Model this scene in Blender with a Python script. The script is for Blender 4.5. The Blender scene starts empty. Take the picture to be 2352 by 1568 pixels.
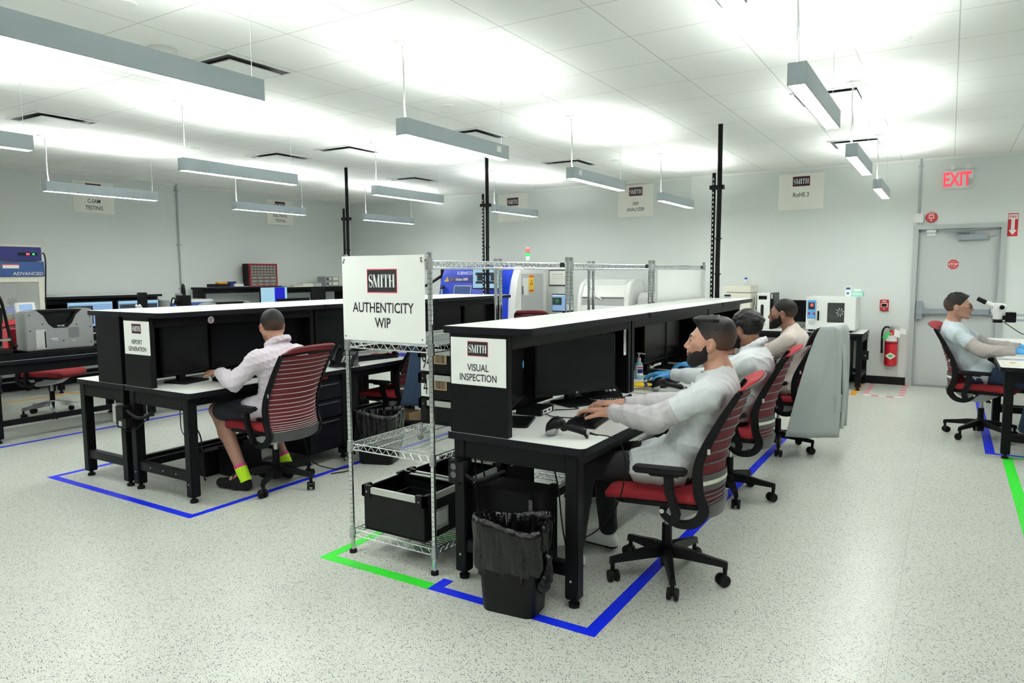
import bpy, bmesh, math, random
import numpy as np
from mathutils import Matrix, Vector
random.seed(7)
SC = bpy.context.scene
COL = SC.collection
PI = math.pi

# ------------------------------------------------------------------ camera, world, exposure
cam_d = bpy.data.cameras.new('camera')
cam = bpy.data.objects.new('camera', cam_d); COL.objects.link(cam)
FPX, YAW, PITCH, ROLL, EYE = 1621.5, math.radians(31.722), math.radians(5.482), math.radians(-0.33), 1.52
cam_d.sensor_width = 36.0
cam_d.lens = FPX/2352*36.0
cam_d.clip_start = 0.05
_f = Vector((-math.sin(YAW)*math.cos(PITCH), math.cos(YAW)*math.cos(PITCH), -math.sin(PITCH)))
_r = Vector((math.cos(YAW), math.sin(YAW), 0)); _u = _r.cross(_f)
_r2 = _r*math.cos(ROLL)+_u*math.sin(ROLL); _u2 = -_r*math.sin(ROLL)+_u*math.cos(ROLL)
_M = Matrix((_r2, _u2, -_f)).transposed().to_4x4(); _M.translation = (0, 0, EYE)
cam.matrix_world = _M
SC.camera = cam
w = bpy.data.worlds.new('world'); SC.world = w; w.use_nodes = True
w.node_tree.nodes['Background'].inputs[0].default_value = (0.9, 0.95, 1, 1)
w.node_tree.nodes['Background'].inputs[1].default_value = 0.3
SC.view_settings.view_transform = 'Standard'
SC.view_settings.look = 'None'
SC.view_settings.gamma = 1.0
SC.view_settings.use_curve_mapping = False
SC.view_settings.exposure = 1.42
LAMP_DOWN, LAMP_UP = 22.0, 42.0
SC.cycles.max_bounces = 8
SC.cycles.diffuse_bounces = 5
SC.cycles.glossy_bounces = 3
SC.cycles.transmission_bounces = 4
SC.cycles.sample_clamp_indirect = 6.0
SC.cycles.caustics_reflective = False
SC.cycles.caustics_refractive = False

# ------------------------------------------------------------------ materials
MATS = {}
def mat(name, col=(0.8, 0.8, 0.8), rough=0.5, metal=0.0, emit=None, es=1.0, trans=0.0, alpha=1.0, bump=None, spec=0.5, sss=0.0):
    if name in MATS: return MATS[name]
    m = bpy.data.materials.new(name); m.use_nodes = True
    nt = m.node_tree; b = nt.nodes['Principled BSDF']
    b.inputs['Base Color'].default_value = (*col, 1)
    b.inputs['Roughness'].default_value = rough
    b.inputs['Metallic'].default_value = metal
    b.inputs['Specular IOR Level'].default_value = spec
    if emit:
        b.inputs['Emission Color'].default_value = (*emit, 1); b.inputs['Emission Strength'].default_value = es
    if trans: b.inputs['Transmission Weight'].default_value = trans
    if alpha < 1: b.inputs['Alpha'].default_value = alpha
    if sss:
        b.inputs['Subsurface Weight'].default_value = sss
        b.inputs['Subsurface Radius'].default_value = (0.012, 0.005, 0.003)
    if bump:
        sc_, st = bump
        tc = nt.nodes.new('ShaderNodeTexCoord'); n = nt.nodes.new('ShaderNodeTexNoise'); bp = nt.nodes.new('ShaderNodeBump')
        n.inputs['Scale'].default_value = sc_; n.inputs['Detail'].default_value = 4
        bp.inputs['Strength'].default_value = st; bp.inputs['Distance'].default_value = 0.01
        nt.links.new(tc.outputs['Object'], n.inputs['Vector']); nt.links.new(n.outputs['Fac'], bp.inputs['Height'])
        nt.links.new(bp.outputs['Normal'], b.inputs['Normal'])
    MATS[name] = m
    return m
def N(nt, t, **kw):
    n = nt.nodes.new(t)
    for k, v in kw.items(): setattr(n, k, v)
    return n
def mathn(nt, op, a, b=None, c=None):
    n = nt.nodes.new('ShaderNodeMath'); n.operation = op
    for i, v in enumerate((a, b, c)):
        if v is None: continue
        if isinstance(v, (int, float)): n.inputs[i].default_value = v
        else: nt.links.new(v, n.inputs[i])
    return n.outputs[0]
def mixc(nt, fac, a, b):
    n = nt.nodes.new('ShaderNodeMix'); n.data_type = 'RGBA'
    for k, v in ((0, fac), (6, a), (7, b)):
        if isinstance(v, (int, float)): n.inputs[k].default_value = v
        elif isinstance(v, tuple): n.inputs[k].default_value = (*v, 1)
        else: nt.links.new(v, n.inputs[k])
    return n.outputs[2]

def floor_material():
    m = mat('speckled_vinyl', (0.7, 0.71, 0.62), 0.3, spec=0.5); nt = m.node_tree; b = nt.nodes['Principled BSDF']
    tc = N(nt, 'ShaderNodeTexCoord'); col = None
    base = mixc(nt, 0.0, (0.69, 0.70, 0.62), (0.69, 0.70, 0.62))
    nz = N(nt, 'ShaderNodeTexNoise'); nz.inputs['Scale'].default_value = 3.0
    nt.links.new(tc.outputs['Object'], nz.inputs['Vector'])
    base = mixc(nt, nz.outputs['Fac'], (0.585, 0.605, 0.54), (0.645, 0.665, 0.60))
    for sc_, rot, dark, mul in ((125, 0.4, (0.03, 0.03, 0.055), 0.50), (210, 1.1, (0.08, 0.08, 0.11), 0.46), (95, 2.0, (0.30, 0.30, 0.31), 0.28)):
        mp = N(nt, 'ShaderNodeMapping'); mp.inputs['Scale'].default_value = (1, 1.5, 1); mp.inputs['Rotation'].default_value = (0, 0, rot)
        nt.links.new(tc.outputs['Object'], mp.inputs['Vector'])
        v = N(nt, 'ShaderNodeTexVoronoi'); v.inputs['Scale'].default_value = sc_
        v.voronoi_dimensions = '2D'
        nt.links.new(mp.outputs['Vector'], v.inputs['Vector'])
        sp = N(nt, 'ShaderNodeSeparateColor'); nt.links.new(v.outputs['Color'], sp.inputs[0])
        r = mathn(nt, 'MULTIPLY', mathn(nt, 'POWER', sp.outputs[0], 5.0), mul)
        mask = mathn(nt, 'LESS_THAN', v.outputs['Distance'], r)
        base = mixc(nt, mask, base, dark)
    # hairline seams between the vinyl sheets
    sx = N(nt, 'ShaderNodeSeparateXYZ'); nt.links.new(tc.outputs['Object'], sx.inputs[0])
    fr = mathn(nt, 'FRACT', mathn(nt, 'DIVIDE', mathn(nt, 'ADD', sx.outputs[0], 20.27), 1.83))
    base = mixc(nt, mathn(nt, 'LESS_THAN', fr, 0.0016), base, (0.4, 0.4, 0.36))
    nt.links.new(base, b.inputs['Base Color'])
    return m
def ceiling_material():
    m = mat('ceiling_tile', (0.86, 0.87, 0.85), 0.8); nt = m.node_tree; b = nt.nodes['Principled BSDF']
    tc = N(nt, 'ShaderNodeTexCoord'); sx = N(nt, 'ShaderNodeSeparateXYZ'); nt.links.new(tc.outputs['Object'], sx.inputs[0])
    fx = mathn(nt, 'FRACT', mathn(nt, 'DIVIDE', mathn(nt, 'ADD', sx.outputs[0], 0.02+0.5765*40), 0.5765))
    fy = mathn(nt, 'FRACT', mathn(nt, 'DIVIDE', mathn(nt, 'ADD', sx.outputs[1], -3.637+0.585*40), 0.585))
    mx = mathn(nt, 'LESS_THAN', fx, 0.012); my = mathn(nt, 'LESS_THAN', fy, 0.011)
    c = mixc(nt, mathn(nt, 'MAXIMUM', mx, my), (0.86, 0.87, 0.85), (0.55, 0.55, 0.54))
    nt.links.new(c, b.inputs['Base Color'])
    return m

mat('wall_paint', (0.72, 0.755, 0.735), 0.7, bump=(60, 0.03))
mat('black_steel', (0.004, 0.004, 0.005), 0.42, bump=(350, 0.03), spec=0.14)
mat('black_edge', (0.006, 0.006, 0.009), 0.42, spec=0.16)
mat('laminate', (0.87, 0.88, 0.85), 0.35)
mat('sign_white', (0.88, 0.90, 0.87), 0.6)
mat('sign_cream', (0.90, 0.90, 0.83), 0.6)
mat('sign_black', (0.01, 0.01, 0.014), 0.6)
mat('sign_red', (0.55, 0.03, 0.07), 0.6)
mat('ink', (0.012, 0.012, 0.02), 0.7)
mat('chrome', (0.72, 0.74, 0.75), 0.16, 1.0)
mat('steel', (0.55, 0.57, 0.58), 0.3, 1.0)
mat('dark_groove', (0.12, 0.12, 0.13), 0.5, 0.6)
mat('alum', (0.62, 0.63, 0.61), 0.4, 0.8)
mat('fixture_grey', (0.37, 0.43, 0.46), 0.45, 0.15)
mat('white_plastic', (0.8, 0.81, 0.79), 0.4)
mat('ivory', (0.74, 0.72, 0.62), 0.45)
mat('grey_plastic', (0.3, 0.31, 0.32), 0.45); mat('dark_grey', (0.06, 0.062, 0.066), 0.5); mat('tag_green', (0.05, 0.55, 0.12), 0.6)
mat('light_grey', (0.5, 0.51, 0.51), 0.45)
mat('black_plastic', (0.005, 0.005, 0.006), 0.38, spec=0.18)
mat('black_rubber', (0.007, 0.007, 0.008), 0.6, spec=0.2)
mat('screen_off', (0.002, 0.002, 0.003), 0.25, spec=0.2)
mat('red_fabric', (0.27, 0.010, 0.016), 0.85, bump=(500, 0.1))
mat('red_knit', (0.13, 0.008, 0.015), 0.8, bump=(700, 0.15))
mat('blue_tape', (0.003, 0.02, 0.75), 0.4)
mat('green_tape', (0.03, 0.66, 0.03), 0.4)
mat('orange_tape', (0.75, 0.33, 0.01), 0.4)
mat('red_tape', (0.6, 0.02, 0.03), 0.4)
mat('white_tape', (0.8, 0.8, 0.8), 0.4)
mat('red_paint', (0.48, 0.012, 0.02), 0.3)
mat('machine_blue', (0.008, 0.04, 0.50), 0.3)
mat('hood_blue', (0.018, 0.065, 0.22), 0.45)
mat('navy', (0.006, 0.010, 0.13), 0.45)
mat('yellow', (0.8, 0.55, 0.01), 0.5)
mat('dark_cloth', (0.012, 0.012, 0.015), 0.9, bump=(120, 0.2))
mat('white_cloth', (0.66, 0.69, 0.71), 0.85, bump=(90, 0.08))
mat('pink_cloth', (0.68, 0.62, 0.69), 0.85, bump=(90, 0.08))
mat('beige_cloth', (0.56, 0.49, 0.45), 0.85, bump=(90, 0.08))
mat('sheer_sleeve', (0.52, 0.50, 0.52), 0.85, bump=(90, 0.08))
mat('pale_cloth', (0.55, 0.63, 0.67), 0.85, bump=(90, 0.08))
mat('grey_coat', (0.40, 0.44, 0.44), 0.85, bump=(90, 0.08))
mat('grey_sleeve', (0.42, 0.38, 0.36), 0.85, bump=(90, 0.08))
mat('denim', (0.018, 0.038, 0.08), 0.9, bump=(200, 0.2))
mat('navy_cloth', (0.012, 0.03, 0.08), 0.9, bump=(90, 0.2))
mat('glove_blue', (0.09, 0.36, 0.72), 0.5)
def hair_mat(name, col, rough, st, sc_, stretch):
    m = mat(name, col, rough, spec=0.3); nt = m.node_tree; b = nt.nodes['Principled BSDF']
    tc = N(nt, 'ShaderNodeTexCoord'); mp = N(nt, 'ShaderNodeMapping'); mp.inputs['Scale'].default_value = stretch
    n = N(nt, 'ShaderNodeTexNoise'); n.inputs['Scale'].default_value = sc_; n.inputs['Detail'].default_value = 3; n.inputs['Distortion'].default_value = 0.6
    bp = N(nt, 'ShaderNodeBump'); bp.inputs['Strength'].default_value = st; bp.inputs['Distance'].default_value = 0.004
    nt.links.new(tc.outputs['Object'], mp.inputs['Vector']); nt.links.new(mp.outputs['Vector'], n.inputs['Vector']); nt.links.new(n.outputs['Fac'], bp.inputs['Height']); nt.links.new(bp.outputs['Normal'], b.inputs['Normal'])
hair_mat('hair', (0.0035, 0.003, 0.003), 0.42, 0.9, 60, (1.2, 5, 3))
hair_mat('hair_brown', (0.006, 0.004, 0.003), 0.6, 0.5, 220, (1, 1, 1))
hair_mat('beard', (0.007, 0.0045, 0.0035), 0.7, 0.9, 170, (1, 1, 1))
mat('skin_light', (0.50, 0.27, 0.19), 0.5, sss=0.12)
mat('skin_tan', (0.36, 0.19, 0.13), 0.5, sss=0.1)
mat('skin_brown', (0.25, 0.12, 0.075), 0.5, sss=0.1)
mat('lips', (0.36, 0.13, 0.11), 0.45)
mat('eye_white', (0.45, 0.42, 0.40), 0.3)
mat('iris', (0.02, 0.012, 0.008), 0.2)
mat('glass', (0.9, 0.95, 0.95), 0.05, trans=0.9, alpha=0.5)
mat('bag_film', (0.004, 0.004, 0.005), 0.2, bump=(22, 0.9), spec=0.35)
mat('kraft', (0.52, 0.36, 0.2), 0.8)
mat('screen_blue', (0.05, 0.1, 0.2), 0.3, emit=(0.30, 0.48, 0.72), es=0.24)
mat('screen_cyan', (0.1, 0.2, 0.25), 0.3, emit=(0.42, 0.66, 0.82), es=0.24)
mat('screen_deep', (0.0, 0.0, 0.2), 0.3, emit=(0.0, 0.0, 0.35), es=0.4)
mat('screen_dark', (0.01, 0.012, 0.015), 0.3, emit=(0.01, 0.015, 0.02), es=0.5)
mat('led_red', (0.6, 0.02, 0.02), 0.3, emit=(1, 0.12, 0.12), es=0.5)
mat('led_green', (0.02, 0.6, 0.1), 0.3, emit=(0.05, 0.9, 0.2), es=0.25)
mat('exit_red', (0.7, 0.02, 0.04), 0.3, emit=(1.0, 0.06, 0.10), es=0.35)
mat('lamp_diffuser', (0.9, 0.9, 0.9), 0.5, emit=(0.97, 1.0, 0.965), es=LAMP_DOWN)
mat('lamp_uplight', (0.9, 0.9, 0.9), 0.5, emit=(0.97, 1.0, 0.955), es=LAMP_UP)
M = lambda n: MATS[n]

# ------------------------------------------------------------------ mesh builder
class MB:
    def __init__(s, m='black_steel'): s.v = []; s.f = []; s.mi = []; s.ms = []; s.T = None; s.mat(m)
    def mat(s, m):
        if m not in s.ms: s.ms.append(m)
        s.cur = s.ms.index(m); return s
    def add(s, vs, fs):
        o = len(s.v)
        if s.T is not None: vs = [tuple(s.T @ Vector(v)) for v in vs]
        s.v += [tuple(v) for v in vs]; s.f += [tuple(i+o for i in f) for f in fs]; s.mi += [s.cur]*len(fs); return s
    def box(s, x0, x1, y0, y1, z0, z1):
        v = [(x, y, z) for z in (z0, z1) for y in (y0, y1) for x in (x0, x1)]
        return s.add(v, [(0, 2, 3, 1), (4, 5, 7, 6), (0, 1, 5, 4), (2, 6, 7, 3), (0, 4, 6, 2), (1, 3, 7, 5)])
    def cyl(s, p0, p1, r0, r1=None, n=14, cap=True):
        r1 = r0 if r1 is None else r1
        p0 = Vector(p0); p1 = Vector(p1); d = (p1-p0).normalized()
        a = d.orthogonal().normalized(); b = d.cross(a)
        v = []
        for p, r in ((p0, r0), (p1, r1)):
            v += [p+(a*math.cos(2*PI*i/n)+b*math.sin(2*PI*i/n))*r for i in range(n)]
        f = [(i, (i+1) % n, n+(i+1) % n, n+i) for i in range(n)]
        if cap: f += [tuple(range(n-1, -1, -1)), tuple(range(n, 2*n))]
        return s.add(v, f)
    def tube(s, pts, r, n=8, closed=False):
        pts = [Vector(p) for p in pts]; k = len(pts); v = []; a = None
        for i, p in enumerate(pts):
            q0 = pts[i-1] if i or closed else p; q1 = pts[(i+1) % k] if i < k-1 or closed else p
            d = (q1-q0)
            d = d.normalized() if d.length > 1e-9 else Vector((0, 0, 1))
            a = d.orthogonal().normalized() if a is None else (a-d*a.dot(d)).normalized()
            b = d.cross(a); rr = r[i] if isinstance(r, (list, tuple)) else r
            v += [p+(a*math.cos(2*PI*j/n)+b*math.sin(2*PI*j/n))*rr for j in range(n)]
        f = []
        for i in range(k if closed else k-1):
            o = i*n; o2 = ((i+1) % k)*n
            f += [(o+j, o+(j+1) % n, o2+(j+1) % n, o2+j) for j in range(n)]
        if not closed: f += [tuple(range(n-1, -1, -1)), tuple(range((k-1)*n, k*n))]
        return s.add(v, f)
    def prism(s, poly, ax, a, b):
        def P(u, v, t): return (t, u, v) if ax == 'x' else ((u, t, v) if ax == 'y' else (u, v, t))
        n = len(poly)
        v = [P(u, w_, a) for u, w_ in poly]+[P(u, w_, b) for u, w_ in poly]
        return s.add(v, [tuple(range(n-1, -1, -1)), tuple(range(n, 2*n))]+[(i, (i+1) % n, n+(i+1) % n, n+i) for i in range(n)])
    def lathe(s, prof, c=(0, 0, 0), n=20):
        v = []; f = []
        for r, z in prof: v += [(c[0]+r*math.cos(2*PI*i/n), c[1]+r*math.sin(2*PI*i/n), c[2]+z) for i in range(n)]
        k = len(prof)
        for i in range(k-1): f += [(i*n+j, i*n+(j+1) % n, (i+1)*n+(j+1) % n, (i+1)*n+j) for j in range(n)]
        f += [tuple(range(n-1, -1, -1)), tuple(range((k-1)*n, k*n))]
        return s.add(v, f)
    def loft(s, rings, cap=True, closed=True):
        n = len(rings[0]); v = [p for r in rings for p in r]; f = []
        for i in range(len(rings)-1):
            for j in range(n if closed else n-1): f.append((i*n+j, i*n+(j+1) % n, (i+1)*n+(j+1) % n, (i+1)*n+j))
        if cap and closed: f += [tuple(range(n-1, -1, -1)), tuple(range((len(rings)-1)*n, len(rings)*n))]
        return s.add(v, f)
    def sph(s, c, r, n=14, m=9):
        rx, ry, rz = (r, r, r) if isinstance(r, (int, float)) else r
        prof = []
        rings = []
        for i in range(1, m):
            t = -PI/2+PI*i/m
            rings.append([(c[0]+rx*math.cos(t)*math.cos(2*PI*j/n), c[1]+ry*math.cos(t)*math.sin(2*PI*j/n), c[2]+rz*math.sin(t)) for j in range(n)])
        return s.loft(rings)
    def build(s, name, parent=None, bevel=0.0, smooth=True, loc=None, ang=40):
        me = bpy.data.meshes.new(name); me.from_pydata(s.v, [], s.f)
        for m in s.ms: me.materials.append(MATS[m])
        me.polygons.foreach_set('material_index', s.mi)
        if bevel:
            bm = bmesh.new(); bm.from_mesh(me)
            ed = [e for e in bm.edges if len(e.link_faces) == 2 and e.calc_face_angle(0) > 0.6]
            bmesh.ops.bevel(bm, geom=ed, offset=bevel, segments=2, affect='EDGES', clamp_overlap=True)
            bm.to_mesh(me); bm.free()
        if smooth:
            me.polygons.foreach_set('use_smooth', [True]*len(me.polygons)); me.set_sharp_from_angle(angle=math.radians(ang))
        me.update()
        o = bpy.data.objects.new(name, me); COL.objects.link(o)
        if parent: o.parent = parent
        if loc: o.location = loc
        return o
def rrect(x0, x1, y0, y1, r, n=5, corners=(1, 1, 1, 1)):
    out = []
    for k, (cx, cy, a0) in enumerate(((x1-r, y1-r, 0), (x0+r, y1-r, 90), (x0+r, y0+r, 180), (x1-r, y0+r, 270))):
        if corners[k]: out += [(cx+r*math.cos(math.radians(a0+90*i/n)), cy+r*math.sin(math.radians(a0+90*i/n))) for i in range(n+1)]
        else: out.append(((x1, y1), (x0, y1), (x0, y0), (x1, y0))[k])
    return out
def bez(p0, p1, p2, p3, n=14):
    out = []
    for i in range(n+1):
        t = i/n; a = (1-t)**3; b = 3*(1-t)**2*t; c = 3*(1-t)*t*t; d = t**3
        out.append(tuple(a*p0[k]+b*p1[k]+c*p2[k]+d*p3[k] for k in range(3)))
    return out
def spline(pts, n=8):
    """Catmull-Rom through 3D (or 2D) points"""
    P = [np.array(p, float) for p in pts]; P = [2*P[0]-P[1]]+P+[2*P[-1]-P[-2]]; out = []
    for i in range(1, len(P)-2):
        for k in range(n):
            t = k/n; a, b, c, d = P[i-1:i+3]
            out.append(tuple(0.5*((2*b)+(c-a)*t+(2*a-5*b+4*c-d)*t*t+(3*b-a-3*c+d)*t**3)))
    out.append(tuple(P[-2])); return out

def tag(o, label, cat, group=None, kind=None):
    o['label'] = label; o['category'] = cat
    if group: o['group'] = group
    if kind: o['kind'] = kind
    return o
def thing(name, label, cat, loc=(0, 0, 0), rz=0.0, group=None):
    o = bpy.data.objects.new(name, None); COL.objects.link(o); o.empty_display_size = 0.1
    o.location = loc; o.rotation_euler = (0, 0, rz)
    return tag(o, label, cat, group)
def struct(o): o['kind'] = 'structure'; return o
def copy_tree(o, parent=None):
    c = o.copy(); COL.objects.link(c)
    if parent: c.parent = parent
    for ch in list(o.children): copy_tree(ch, c)
    return c
def dup(o, loc, rz, label, group=None):
    c = copy_tree(o); c.location = loc; c.rotation_euler = (0, 0, rz); c['label'] = label
    if group: c['group'] = group
    return c

# ------------------------------------------------------------------ lettering
_TX = {}
def text_geo(s, h, sx=0.82, thick=0.0):
    key = (s, thick)
    if key not in _TX:
        cu = bpy.data.curves.new('t', 'FONT'); cu.body = s; cu.size = 1.0; cu.resolution_u = 3; cu.offset = thick
        ob = bpy.data.objects.new('t', cu); COL.objects.link(ob)
        bpy.context.view_layer.update()
        me = bpy.data.meshes.new_from_object(ob.evaluated_get(bpy.context.evaluated_depsgraph_get()))
        vs = np.array([v.co[:2] for v in me.vertices]); fs = [tuple(p.vertices) for p in me.polygons]
        bpy.data.objects.remove(ob); bpy.data.curves.remove(cu); bpy.data.meshes.remove(me)
        _TX[key] = (vs, fs)
    vs, fs = _TX[key]
    sc_ = h/0.69
    v = vs*np.array([sc_*sx, sc_]); mn = v.min(0); mx = v.max(0)
    v = v-np.array([(mn[0]+mx[0])/2, 0.0]); v[:, 1] -= 0.345*sc_
    return v, fs
def put_text(mb, s, u, v, h, sx=0.82, thick=0.0, off=0.0):
    """lettering centred on (u,v) of the builder's own plane: x right, y up, z out"""
    vs, fs = text_geo(s, h, sx, thick)
    mb.add([(p[0]+u, p[1]+v, off) for p in vs], fs)
def face_frame(center, right, up):
    r = Vector(right).normalized(); u = Vector(up).normalized(); n = r.cross(u)
    m = Matrix((r, u, n)).transposed().to_4x4(); m.translation = Vector(center); return m
def serif_logo(mb, u, v, w_, h_, off=0.0):
    """dark plate with a thin red border and narrow white serif capitals"""
    R = lambda x0, x1, y0, y1, o: mb.add([(u+x0, v+y0, o), (u+x1, v+y0, o), (u+x1, v+y1, o), (u+x0, v+y1, o)], [(0, 1, 2, 3)])
    mb.mat('sign_red'); R(-w_/2, w_/2, -h_/2, h_/2, off)
    b = 0.025*w_
    mb.mat('sign_black'); R(-w_/2+b, w_/2-b, -h_/2+b, h_/2-b, off+0.0004)
    mb.mat('sign_white'); o = off+0.0008
    H = 0.54*h_; y0 = -H/2; L = 0.88*w_; x = -L/2
    wid = dict(S=0.16, M=0.27, I=0.115, T=0.19, H=0.235)
    th, tn = 0.052*w_, 0.014*w_
    for ch in 'SMITH':
        W = wid[ch]*L; xa, xb = x, x+W*0.96; x += W+0.006*w_
        def vert(xc, t, a=y0, c=-y0): R(xc-t/2, xc+t/2, a, c, o)
        def serif(xc, t): R(xc-t, xc+t, y0, y0+tn*0.8, o); R(xc-t, xc+t, -y0-tn*0.8, -y0, o)
        if ch == 'I': xc = (xa+xb)/2; vert(xc, th); serif(xc, th*0.9)
        elif ch == 'T':
            xc = (xa+xb)/2; vert(xc, th); R(xa, xb, -y0-tn, -y0, o); R(xa, xa+tn, -y0-H*0.28, -y0, o); R(xb-tn, xb, -y0-H*0.28, -y0, o); R(xc-th*.9, xc+th*.9, y0, y0+tn*.8, o)
        elif ch == 'H':
            vert(xa+th*0.8, th); vert(xb-th*0.8, th); R(xa+th, xb-th, -tn/2, tn/2, o); serif(xa+th*.8, th*.85); serif(xb-th*.8, th*.85)
        elif ch == 'M':
            vert(xa+th*0.4, tn); vert(xb-th*0.7, th); serif(xa+th*.4, th*.5); R(xb-th*1.5, xb+th*.1, y0, y0+tn*.8, o)
            xm = (xa+xb)/2-th*0.1
            mb.add([(u+xa+th*.1, v-y0, o), (u+xm-th*.35, v+y0, o), (u+xm+th*.35, v+y0, o), (u+xa+th*1.2, v-y0, o)], [(0, 1, 2, 3)])
            mb.add([(u+xm, v+y0, o), (u+xm+tn, v+y0, o), (u+xb-th*.7, v-y0, o), (u+xb-th*.7-tn, v-y0, o)], [(0, 1, 2, 3)])
        else:
            xc = (xa+xb)/2; rw = W*0.36; a_ = H/4; pts = []
            for i in range(13): q = math.radians(15+(270-15)*i/12); pts.append((xc+rw*math.cos(q), a_+a_*.96*math.sin(q)))
            for i in range(1, 13): q = math.radians(90-(255)*i/12); pts.append((xc+rw*math.cos(q), -a_+a_*.96*math.sin(q)))
            n = len(pts)-1; L1 = []; L2 = []
            for i, p in enumerate(pts):
                d = Vector((pts[min(i+1, n)][0]-pts[max(i-1, 0)][0], pts[min(i+1, n)][1]-pts[max(i-1, 0)][1])).normalized()
                wd = (tn+(th*1.0)*math.exp(-((i/n-.5)/.17)**2))/2; L1.append((p[0]-d.y*wd, p[1]+d.x*wd)); L2.append((p[0]+d.y*wd, p[1]-d.x*wd))
            for i in range(n):
                mb.add([(u+L1[i][0], v+L1[i][1], o), (u+L1[i+1][0], v+L1[i+1][1], o), (u+L2[i+1][0], v+L2[i+1][1], o), (u+L2[i][0], v+L2[i][1], o)], [(0, 3, 2, 1)])
            R(xc+rw-tn, xc+rw, a_*.75, -y0, o); R(xc-rw, xc-rw+tn, y0, -a_*.75, o)
# ------------------------------------------------------------------ the room
XL, XR, YF, YB, ZC = -10.58, 3.6, -4.2, 10.8, 2.97
floor_material(); ceiling_material()
struct(MB('speckled_vinyl').box(XL-.1, XR+.1, YF-.1, YB+.3, -0.1, 0).build('floor', smooth=False))
struct(MB('ceiling_tile').box(XL-.1, XR+.1, YF-.1, YB+.3, ZC, ZC+.1).build('ceiling', smooth=False))
struct(MB('wall_paint').box(XL-.12, XL, YF, YB, 0, ZC).build('wall_left', smooth=False))
struct(MB('wall_paint').box(XR, XR+.12, YF, YB, 0, ZC).build('wall_right', smooth=False))
struct(MB('wall_paint').box(XL, XR, YF-.12, YF, 0, ZC).build('wall_front', smooth=False))
# back wall with the door opening, and a shallow jog where the right half steps forward
DX0, DX1, DZ, YD = -0.372, 0.52, 2.06, 10.74
wb = MB('wall_paint')
wb.box(XL, -3.42, YB, YB+.12, 0, ZC)
wb.box(-3.42, DX0-.06, YD, YB+.12, 0, ZC).box(DX1+.06, XR, YD, YB+.12, 0, ZC).box(DX0-.06, DX1+.06, YD, YB+.12, DZ+.06, ZC)
struct(wb.build('wall_back', smooth=False))
struct(MB('black_rubber').box(-3.42, DX0-.075, YD-.012, YD, 0, 0.105).build('baseboard_back', smooth=False))
struct(MB('black_rubber').box(DX1+.075, XR, YD-.012, YD, 0, 0.105).build('baseboard_back_right', smooth=False))
struct(MB('black_rubber').box(XL, XL+.012, YF, YB, 0, 0.105).build('baseboard_left', smooth=False))
struct(MB('black_rubber').box(XL+.012, -3.42, YB-.012, YB, 0, 0.105).build('baseboard_back_left', smooth=False))
struct(MB('white_plastic').box(XL, XL+.02, YF, YB, ZC-.03, ZC).build('trim_1', smooth=False))
struct(MB('white_plastic').box(-3.42, XR, YD-.02, YD, ZC-.03, ZC).build('trim_2', smooth=False))
struct(MB('white_plastic').box(XL+.02, -3.42, YB-.02, YB, ZC-.03, ZC).build('trim_3', smooth=False))
# door
mat('door_grey', (0.52, 0.545, 0.54), 0.45); mat('frame_grey', (0.42, 0.45, 0.45), 0.45); mat('hardware', (0.30, 0.34, 0.37), 0.4, 0.5)
fr = MB('frame_grey')
for a, b in ((DX0-.06, DX0), (DX1, DX1+.06)): fr.box(a, b, YD-.03, YB+.1, 0, DZ+.06)
fr.box(DX0, DX1, YD-.03, YB+.1, DZ, DZ+.06)
fr.box(DX0, DX0+.02, YD+.02, YD+.05, 0, DZ).box(DX1-.02, DX1, YD+.02, YD+.05, 0, DZ).box(DX0, DX1, YD+.02, YD+.05, DZ-.02, DZ)
door = struct(MB('door_grey').box(DX0+.004, DX1-.004, YD+.05, YD+.095, 0.012, DZ-.004).build('door_1', bevel=.002))
fro = struct(fr.build('trim_4', smooth=False))
pb = MB('hardware').box(DX0+.01, DX0+.085, YD-.02, YD+.05, 0.89, 1.13).box(DX0+.085, DX1-.06, YD-.02, YD+.01, 0.965, 1.035)
pb.box(DX0+.01, DX0+.11, YD-.035, YD-.02, .955, 1.045).box(DX1-.08, DX1-.02, YD-.02, YD+.05, .955, 1.045)
pb.build('push_bar', door, bevel=.006)
cl = MB('hardware').box(0.07, 0.385, YD-.01, YD+.05, 1.915, 1.985)
cl.tube([(0.17, YD-.0, 1.995), (0.19, YD-.06, 2.01), (-0.10, YD-.06, 2.035)], .009).box(-.12, .22, YD-.07, YD-.05, 2.03, 2.045)
cl.cyl((.17, YD+.0, 1.98), (.17, YD+.0, 2.02), .018)
cl.build('door_closer', door, bevel=.004)
MB('steel').box(-.285, -.175, YD-.0, YD+.05, 2.02, 2.058).mat('white_plastic').box(-.28, -.18, YD+.03, YD+.05, 1.975, 2.018).build('magnetic_lock', door, bevel=.003)
MB('steel').box(DX0, DX1, YD-.03, YD+.12, 0, .012).build('threshold', door)

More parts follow.
